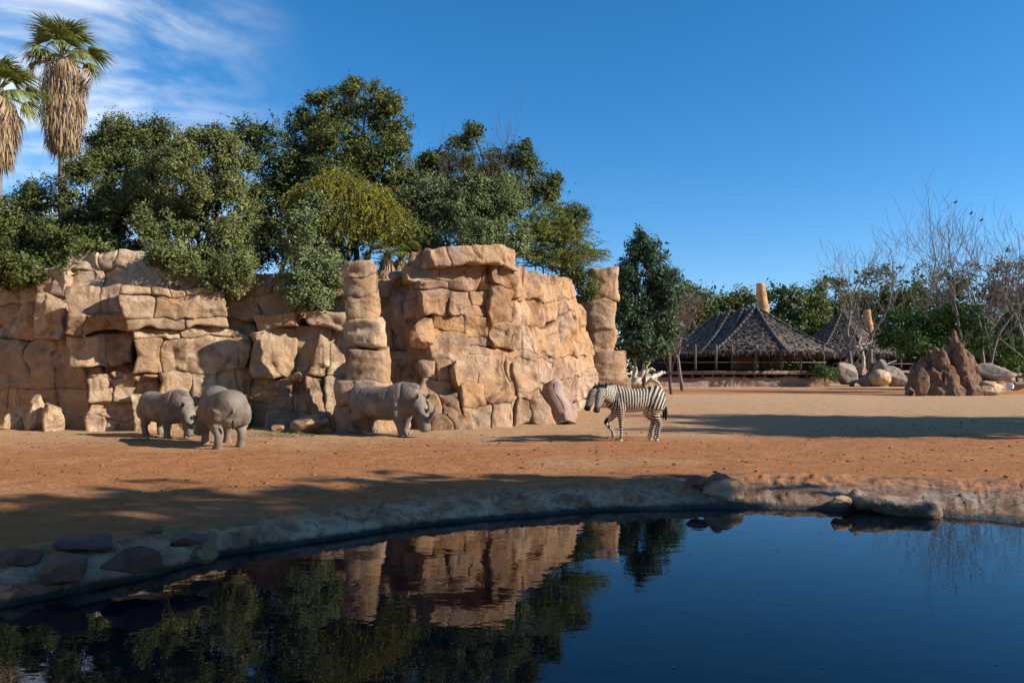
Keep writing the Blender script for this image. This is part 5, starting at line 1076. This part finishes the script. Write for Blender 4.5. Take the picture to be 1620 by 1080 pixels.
far_boulder('boulder', 'wedge shaped pale boulder, leftmost of the group by the bare trees', 1339, 611, 22, 22, 98, 601, 'rock_grey', 'boulder', BG, 0.3, (0, 0.35))
far_boulder('boulder', 'pointed pale stone standing behind the wedge shaped boulder', 1337, 592, 8, 16, 100, 608, 'rock_grey', 'boulder', BG, 0.3, (0, 0.1))
far_boulder('boulder', 'grey flat boulder under the forked dead branch', 1363, 598, 14, 11, 99, 602, 'rock_bank', 'boulder', BG, 1.1)
far_boulder('boulder', 'small rounded boulder below the grey flat one', 1369, 611, 12, 10, 97, 603, 'rock_grey', 'boulder', BG, 2.0)
far_boulder('boulder', 'tan block shaped boulder in the middle of the group', 1392, 611, 18, 14, 96, 604, 'rock_tan', 'boulder', BG, 0.7)
far_boulder('boulder', 'tall pale boulder standing behind the tan block', 1388, 600, 19, 20, 100, 605, 'rock_grey', 'boulder', BG, 1.7)
far_boulder('boulder', 'long sloping slab boulder at the right end of the group', 1415, 612, 27, 15, 98, 606, 'rock_grey', 'boulder', BG, 0.1, (0, 0.6))
MGp = 'stones beside the red mound'
far_boulder('boulder', 'pinkish stone leaning on the front of the red mound', 1462, 626, 15, 25, 57, 611, 'mound', 'boulder', MGp, 0.5)
far_boulder('boulder', 'low dark stone at the left foot of the red mound', 1441, 626, 10, 8, 58, 612, 'mound', 'boulder', MGp, 0.5)
far_boulder('boulder', 'broad flat topped boulder overhanging right of the red mound', 1568, 606, 34, 15, 60, 613, 'rock_grey', 'boulder', MGp, 0.0, (0, 0), 18, 0.35)
far_boulder('boulder', 'small wedge of stone under the overhanging flat boulder', 1568, 616, 22, 9, 59.5, 614, 'rock_tan', 'boulder', MGp, 0.8)
far_boulder('boulder', 'low sandy stone at the foot of the overhanging flat boulder', 1565, 624, 26, 8, 58.5, 615, 'rock_tan', 'boulder', MGp, 0.4)
far_boulder('boulder', 'rounded stone at the right end of the overhanging flat boulder', 1590, 606, 13, 14, 61, 616, 'rock_grey', 'boulder', MGp, 0.2, (0, 0), 14, 0.1)
far_boulder('boulder', 'grey stone with white streaks at the right picture edge', 1612, 616, 16, 8, 64, 617, 'rock_grey', 'boulder', MGp, 0.2)
far_boulder('salt_lick', 'small white rounded block on the sand right of the red mound', 1597, 616, 6, 6, 63, 618, 'white', 'salt block', None, 0.2, (0, 0), 10, 0, 0.02)
far_boulder('boulder', 'pale rock heap under the bleached dead branches behind the zebras', 1018, 618, 30, 18, 45, 619, 'rock_tan', 'boulder', None, 0.4)
LG = 'loose stones at the cliff foot'
far_boulder('boulder', 'squat sunlit stone lying at the foot of the shaded bay', 444, 685, 13, 9, 22.0, 621, 'rock_tan', 'boulder', LG, 0.2)
far_boulder('boulder', 'long wedge of sunlit rock lying left of the drum pillar', 487, 686, 34, 15, 22.0, 622, 'rock_tan', 'boulder', LG, 0.1, (0, -0.22), 12)
far_boulder('boulder', 'angular stone lying between the drum pillar and the ochre massif', 628, 684, 20, 15, 23.2, 623, 'rock_warm', 'boulder', LG, 0.6)

def dead_wood(name, label, chains, parent_loc, mat='deadwood', cat='dead branch'):
    t = empty(name, parent_loc); 
    for k, (P, r0, r1) in enumerate(chains):
        rng = np.random.RandomState(k + 3); P = np.array(P, float); n = 12; u = np.linspace(0, 1, len(P)); tt_ = np.linspace(0, 1, n); Q_ = np.stack([np.interp(tt_, u, P[:, i]) for i in range(3)], 1)
        Q_ = Q_ + rng.normal(0, 0.10 * r0, Q_.shape); m_ = MB(); m_.tube(Q_, np.interp(tt_, [0, 1], [r0, r1]) * (1 + 0.12 * rng.randn(n)), 8); m_.build('limb', M[mat], t, True)
    return tag(t, label, cat)
dd = 44.0
dead_wood('dead_tree', 'bleached dead branches lying behind the zebras beside the end pillar',
    [([at(1000,608,dd), at(1012,598,dd), at(1020,580,dd), at(1019,566,dd)], 0.26, 0.07), ([at(1005,606,dd), at(1030,598,dd+0.5), at(1045,590,dd+1), at(1053,589,dd+1)], 0.22, 0.07),
     ([at(1003,600,dd), at(1006,585,dd), at(1004,570,dd), at(1006,563,dd)], 0.16, 0.05), ([at(1012,598,dd), at(1024,586,dd), at(1030,583,dd), at(1036,586,dd)], 0.14, 0.05),
     ([at(1028,599,dd+0.4), at(1040,605,dd), at(1046,612,dd)], 0.14, 0.06), ([at(1008,592,dd), at(998,580,dd), at(996,572,dd)], 0.12, 0.04), ([at(1016,590,dd), at(1026,575,dd), at(1028,568,dd)], 0.12, 0.04)], (at(1010,590,dd)[0], dd, 0))
dd = 99.0
dead_wood('dead_tree', 'forked pale dead branch standing on the grey boulder',
    [([at(1366,585,dd), at(1366,565,dd), at(1364,552,dd)], 0.26, 0.17), ([at(1364,553,dd), at(1359,543,dd), at(1362,533,dd), at(1356,530,dd), at(1362,525,dd)], 0.15, 0.08), ([at(1365,553,dd), at(1370,545,dd), at(1376,543,dd)], 0.15, 0.08), ([at(1364,553,dd), at(1357,549,dd), at(1353,547,dd)], 0.18, 0.1), ([at(1361,545,dd), at(1370,544,dd), at(1378,540,dd)], 0.14, 0.08)], (at(1366,585,dd)[0], dd, 0))
dead_wood('dead_tree', 'short forked dead twig on the sloping slab boulder',
    [([at(1398,582,dd), at(1404,575,dd), at(1418,570,dd)], 0.12, 0.06), ([at(1402,577,dd), at(1400,570,dd)], 0.08, 0.05)], (at(1400,585,dd)[0], dd, 0))

# ------------------------------------------------------------------ right-hand trees and shrubs
BT = 'slim leafless trees'
g0 = lambda x, d: (at(x, 590, d)[0], d, 0.0)
bare_tree('bare_tree', 'slim leafless tree behind the wedge shaped boulder', g0(1348, 99), 22, 71, (-0.06, 0), 0.34, 5, 0.80, group=BT, first=0.34, minr=0.024, up=0.15)
bare_tree('bare_tree', 'leafless tree with a forked pale trunk behind the tan boulder', g0(1382, 100), 21, 72, (0.03, 0), 0.36, 5, 0.80, group=BT, first=0.35, minr=0.024, up=0.15)
bare_tree('bare_tree', 'leafless tree with a wide crown behind the leafy shrub', g0(1466, 80), 19, 73, (-0.10, 0), 0.26, 5, 0.85, group=BT, first=0.38, minr=0.020, up=0.15)
bare_tree('bare_tree', 'tallest leafless tree rising behind the red mound', g0(1527, 65), 18.5, 74, (-0.02, 0), 0.26, 5, 0.72, group=BT, first=0.29, minr=0.017, up=0.2)
bare_tree('bare_tree', 'leafless tree with a bent double trunk right of the mound', g0(1562, 66), 17, 75, (0.03, 0), 0.20, 5, 0.70, group=BT, first=0.34, minr=0.016, up=0.2, stems=2)
bare_tree('bare_tree', 'leafless tree reaching in at the right picture edge', g0(1640, 68), 19.0, 76, (-0.10, 0), 0.22, 5, 0.8, group=BT, first=0.34, minr=0.016, up=0.2)
bare_tree('bare_tree', 'thin leafless tree behind the blue green tree', g0(1062, 62), 8.0, 77, (0.0, 0), 0.15, 6, 0.5, 'bark_red', BT, first=0.45, minr=0.014)
bare_tree('bare_tree', 'reddish bare twigs sticking out above the capstone tree', (at(715, 590, 32.5)[0], 32.5, 4.5), 6.2, 78, (0.02, 0), 0.09, 6, 0.42, 'bark_red', BT, first=0.42, minr=0.007, up=0.6)
bare_tree('bare_tree', 'bare red brown twigs above the loose dark tree', (at(750, 590, 33)[0], 33, 4.5), 5.8, 79, (0.10, 0), 0.09, 6, 0.45, 'bark_red', BT, first=0.40, minr=0.007, up=0.5)
BS = 'bushes around the pavilions'
tree('twiggy_bush', 'brown twiggy bush between the blue green tree and the pavilion', px_lobes([(1068,490,28,32,72),(1092,478,24,22,74),(1048,530,24,36,70),(1042,500,22,40,70)]), g0(1080, 74), 'leaf_brown', 81, 420, 26, 0.8, 0.26, 0.3, BS, 'bush', 'bark_pale', 0.2, 0.4, (0.45, 0.25))
tree('leafy_shrub', 'wide green shrub spreading behind the red mound', px_lobes([(1425,520,34,28,67),(1470,508,40,30,67),(1515,512,36,34,67),(1545,530,26,30,67),(1450,545,44,22,65),(1500,548,30,20,66),(1410,535,26,20,67)]), g0(1480, 67), 'leaf_bright', 82, 520, 36, 0.62, 0.22, 0.45, BS, 'shrub', 'bark_pale', 0.16, 0.25, (0.32, 0.25))
tree('leafy_shrub', 'bright green bush at the right picture edge', px_lobes([(1590,560,36,24,76),(1620,545,34,36,78),(1640,500,34,50,80),(1600,515,26,26,79)]), g0(1610, 78), 'leaf_bright', 83, 480, 40, 0.8, 0.28, 0.5, BS, 'shrub', 'bark', 0.16, 0.25, (0.5, 0.25))
tree('leafy_shrub', 'low green plants at the right end of the pavilion deck', px_lobes([(1306,592,14,10,93),(1296,586,10,8,93.2)]), g0(1306, 93), 'leaf_bright', 84, 50, 34, 0.5, 0.34, 0.3, BS, 'shrub', 'bark', 0.05, 0.3, (0.65, 0.2))
far = [(1075,470,34,24,140,'yellowish round tree left of the pavilion roof'),(1115,478,30,26,142,'olive tree behind the left slope of the pavilion roof'),(1160,474,30,22,145,'round tree just left of the ochre chimney'),(1235,478,36,28,140,'dark round tree just right of the ochre chimney'),
       (1275,488,34,30,143,'dark tree between the two thatched roofs'),(1315,468,36,32,150,'tree rising behind the second thatched roof'),(1370,462,40,36,152,'olive tree behind the second chimney'),(1425,455,44,40,148,'broad yellow green tree behind the slim bare trees'),
       (1480,452,44,42,150,'broad olive tree behind the tallest bare tree'),(1540,465,44,44,150,'dark tree behind the far thatched roof'),(1595,450,44,46,146,'brownish tree behind the bent double trunk'),(1650,455,44,50,146,'dark tree past the right picture edge')]
for k, (x, y, rx, ry, d, lab) in enumerate(far):
    tree('background_tree', lab, px_lobes([(x, y, rx, ry, d), (x - rx * 0.55, y + ry * 0.9, rx * 0.8, ry * 0.9, d + 1), (x + rx * 0.5, y + ry * 0.9, rx * 0.8, ry * 0.9, d + 1), (x, y + ry * 2.2, rx * 1.1, ry * 1.0, d), (x + rx * 0.2, y + ry * 3.1, rx * 1.1, ry * 0.9, d)]), g0(x, d), 'leaf_brown' if k == 10 else 'leaf_far', 90 + k, 270, 30, 1.35, 0.56, 0.55, 'far trees behind the pavilions', 'tree', 'bark', 0.35, 0.25, (0.40 + 0.12 * (k % 3), 0.22))
# a dark hedge closes the yard behind the pavilions
for k, x in enumerate(range(1000, 1700, 60)):
    tree('hedge_bush', 'dark hedge bush behind the pavilions, number %s from the left' % ['one','two','three','four','five','six','seven','eight','nine','ten','eleven','twelve'][k], px_lobes([(x, 560, 40, 34, 158), (x + 25, 575, 36, 30, 158)]), g0(x, 158), 'leaf_dark', 120 + k, 110, 22, 1.6, 0.85, 0.6, 'hedge bushes behind the pavilions', 'bush', 'bark', 0.2, 0.4, (0.3, 0.2))
# birds perched on the twigs of the tallest bare tree
tall = [o for o in bpy.data.objects if o.get('label', '').startswith('tallest leafless')][0]; bm_ = [c_ for c_ in tall.children if c_.name.startswith('branches')][0]
BV_, _ = coords(bm_.data); BV_ = BV_ + np.array(tall.location)
for k, (x, y) in enumerate([(1512, 322), (1536, 338), (1552, 352)]):
    P_ = np.stack([810 + F * BV_[:, 0] / BV_[:, 1], HY - F * (BV_[:, 2] - H) / BV_[:, 1]], 1); c = BV_[((P_ - np.array([x, y])) ** 2).sum(1).argmin()] + np.array([0, 0, 0.11])
    m_ = MB(); m_.add(*loft([c + 0.75 * np.array(v_) for v_ in [(-0.22, 0, -0.10), (-0.06, 0, 0.0), (0.08, 0, 0.09), (0.17, 0, 0.20), (0.27, 0, 0.19)]], [0.015, 0.07, 0.08, 0.05, 0.008], [0.015, 0.07, 0.085, 0.05, 0.008], 10))
    o = m_.build('bird', M['feather'], None, True); tag(o, ['black bird perched on the tallest bare tree, leftmost of three', 'black bird perched on the bare tree, middle of three', 'black bird perched on the bare tree, rightmost of three'][k], 'bird', 'birds in the bare tree')

# ------------------------------------------------------------------ stones of the pool bank
PB = 'stones on the pool bank'
def bank_stone(label, x, y, rx, ry, z, seed, mat, rz=0.0, flat_=0.35, tilt=(0, 0), deep=None):
    d = F * (H - z) / (y - HY); o = boulder('bank_stone', None, ((x - 810) / F * d, d, z), (rx * d / F, (deep or rx * 0.6) * d / F, ry * d / F), seed, M[mat], 18, 4, 0.05, rz, tilt); return tag(o, label, 'stone', PB)
bank_stone('dark smooth flat stone nearest the left edge of the bank', 142, 858, 48, 15, 0.05, 701, 'rock_bank', 0.1)
bank_stone('largest dark smooth stone lying low by the water at the left', 208, 888, 58, 24, -0.02, 702, 'rock_bank', 0.05)
bank_stone('dark rounded stone at the top of the left bank', 300, 853, 34, 18, 0.06, 703, 'rock_bank', 0.3)
bank_stone('thin pale stone lying on the soil edge at the left bank', 242, 838, 18, 8, 0.05, 704, 'rock_grey', 0.2)
bank_stone('brown lump of stone at the waterline below the dark rounded stone', 318, 878, 22, 14, -0.10, 705, 'rock_tan', 0.2)
bank_stone('tan lumpy stone near the water at the left edge', 100, 902, 44, 24, -0.04, 706, 'rock_bank', 0.2)
bank_stone('pale lump of stone between the dark stones and the left edge', 28, 880, 32, 18, 0.02, 707, 'rock_bank', 0.2)
bank_stone('grey rounded stone perched on the bank right of centre', 1136, 757, 25, 10, 0.10, 711, 'rock_bank', 0.2)
bank_stone('brown half sunlit rock under the grey perched stone', 1148, 782, 54, 21, -0.12, 712, 'rock_tan', 0.15)
bank_stone('dark knob of stone left of the grey perched stone', 1100, 762, 20, 10, 0.06, 713, 'rock_bank', 0.15)
bank_stone('small sunlit stone on the bank left of the driftwood log', 1330, 795, 20, 10, -0.12, 714, 'rock_tan', 0.4)
d = F * (H - WZ) / (812 - HY); c = np.array([(1410 - 810) / F * d, d, WZ])
t = empty('driftwood_log', tuple(c)); tag(t, 'weathered broken log lying half in the water at the right', 'log')
pc = [loft([c + np.array(q) for q in [(-0.62,0.25,0.10),(-0.45,0.18,0.17),(-0.15,0.05,0.14),(0.20,-0.06,0.10),(0.48,-0.12,0.06),(0.60,-0.14,0.03)]], [0.06,0.17,0.21,0.22,0.20,0.08], [0.04,0.10,0.12,0.13,0.12,0.05], 16), loft([c + np.array(q) for q in [(-0.48,0.2,0.16),(-0.46,0.17,0.24),(-0.42,0.15,0.30)]], [0.09,0.06,0.03], [0.09,0.06,0.03], 10, (1, 0, 0))]
me = organic('trunk', pc, 0.02, 4); V, Nn = coords(me); V = V + Nn * (0.05 * fbm(V * np.array([0.6, 1, 1]), 5, 4, 9, 0.55, True))[:, None]; me.vertices.foreach_set('co', rel(V, t).astype(np.float32).ravel()); me.update(); link('trunk', me, M['driftwood'], t)
for k, (dx, dy, r) in enumerate([(0.72, 0.02, 0.15), (0.55, 0.16, 0.12), (0.92, 0.08, 0.11)]):
    o = boulder('bank_stone', None, c + np.array([dx, dy, 0.03]), (r * 1.1, r, r * 0.8), 720 + k, M['rock_bank'], 14, 3, 0.06, k); tag(o, ['mossy dark stone touching the right end of the log', 'small grey stone tucked behind the right end of the log', 'small grey stone just right of the mossy one'][k], 'stone', PB)

# ------------------------------------------------------------------ loose matter on the soil
rng = np.random.RandomState(5); D1, T1 = ICO[0]; n = 4600
cx = rng.uniform(-16, 20, n); cyv = 11 + 24 * rng.rand(n) ** 1.5; sdv = sdist(cx, cyv, topc); keep = (sdv > 0.25) & (cyv < 21.5 + 0.35 * np.clip(cx, 0, 30)); cx, cyv = cx[keep], cyv[keep]; n = len(cx)
sz = 0.010 + 0.034 * rng.rand(n) ** 5; G = np.stack([cx, cyv, np.zeros(n)], 1); G[:, 2] = 0.05 * fbm(G, 0.25, 3, 3) + 0.035 * fbm(G, 1.1, 3, 5) + 0.018 * fbm(G, 3.0, 2, 8)
V = G[:, None] + (D1[None] * (1 + 0.25 * rng.randn(n, len(D1), 1)) * sz[:, None, None] * np.array([1.3, 1.1, 0.7])); Tt = (T1[None] + (np.arange(n) * len(D1))[:, None, None]).reshape(-1, 3)
M['clod'] = simple('dark_soil_clod', (0.20, 0.09, 0.042), 0.95, 0.5, 3)
tag(link('soil_clods', mesh_np('soil_clods', V.reshape(-1, 3), Tt, False, M['clod'])), 'small clods and droppings scattered over the red soil', None, None, 'stuff')
cs = [foot(430, 687), foot(455, 690), foot(410, 690), foot(392, 680), foot(480, 684), foot(205, 697)]; C = []; 
for q in cs: C.append(q + rng.normal(0, 1, (420, 3)) * np.array([0.45, 0.3, 0.012]) + np.array([0, 0, 0.03]))
C = np.concatenate(C); me = leaf_mesh('hay_scatter', C, rng.normal(0, 1, C.shape) * np.array([1, 1, 0.12]), rng.uniform(0.08, 0.2, len(C)), 0.012, rng, M['hay']); face_attr(me, 'tint', np.clip(rng.normal(0.5, 0.25, len(C)), 0, 1))
tag(link('hay_scatter', me), 'wisps of dry hay strewn on the soil near the rhinos', None, None, 'stuff')
n = 60; wxy = np.stack([rng.uniform(-3, 7, n), rng.uniform(4.8, 10, n)], 1); ok = sdist(wxy[:, 0], wxy[:, 1], watc) < -0.4; wxy = wxy[ok]; C = np.concatenate([wxy, np.full((len(wxy), 1), WZ + 0.006)], 1)
me = leaf_mesh('floating_leaves', C, rng.normal(0, 1, C.shape) * np.array([1, 1, 0.0]), rng.uniform(0.02, 0.045, len(C)), 0.018, rng, M['hay'], None, 0.15, np.tile([0, 0, 1.0], (len(C), 1))); face_attr(me, 'tint', np.ones(len(C)))
tag(link('floating_leaves', me), 'a few tiny pale leaves floating on the pool', None, None, 'stuff')

# ------------------------------------------------------------------ trees beside the viewpoint, out of the picture: they shade the pool edge
SG = 'shade trees beside the viewpoint'
def shade_tree(label, lobes, base, seed, nclump=420):
    tree('shade_tree', label, lobes, base, 'leaf_dark', seed, nclump, 26, 0.9, 0.42, 0.6, SG, 'tree', 'bark', 0.3, 0.45)
shade_tree('great shade tree right of the pool, outside the picture', [(20,0.0,12.3,4.6,4.6,3.5),(19.5,2.8,10.0,3.4,3.2,2.8),(19.5,5.5,8.9,2.6,2.3,1.5),(20,0.6,5.5,4,4.8,3.4),(21,-3,7,4.5,5,5)], (20, 1, 0), 141, 900)
shade_tree('second great shade tree behind the viewer, outside the picture', [(21,-8,11,5,5,4.5),(20,-6,6,5,5,4),(22,-12,8,5,5,5)], (21, -8, 0), 142, 600)
shade_tree('round tree far right of the yard, outside the picture', [(36,17.3,13.0,3.4,3.2,2.8),(37,18.3,9,3.6,3.6,3),(36.5,16.8,5.5,3,3,2.5)], (36.5, 17.5, 0), 144, 420)
shade_tree('second round tree far right of the yard, outside the picture', [(38,21.5,13.6,3.2,2.8,3.0),(38.5,20.9,9.6,3.8,3.4,3)], (38.4, 21.1, 0), 145, 380)
shade_tree('third round tree far right of the yard, outside the picture', [(45,16.3,15.5,3.4,3.4,3),(45,16.8,11,4,4,3.4)], (45, 16.8, 0), 146, 400)
shade_tree('added unseen spreading tree above the viewpoint, holding back blue skylight', [(-5,-5.5,11.0,6,4,2.4),(1.5,-1.5,12.0,5,4.2,2.4),(9.5,-2.5,11.6,6,5,2.4),(1.5,-8.5,11.0,9,5,3)], (2, -5, 0), 147, 900)  # canopy added overhead to cut blue skylight on the shaded foreground
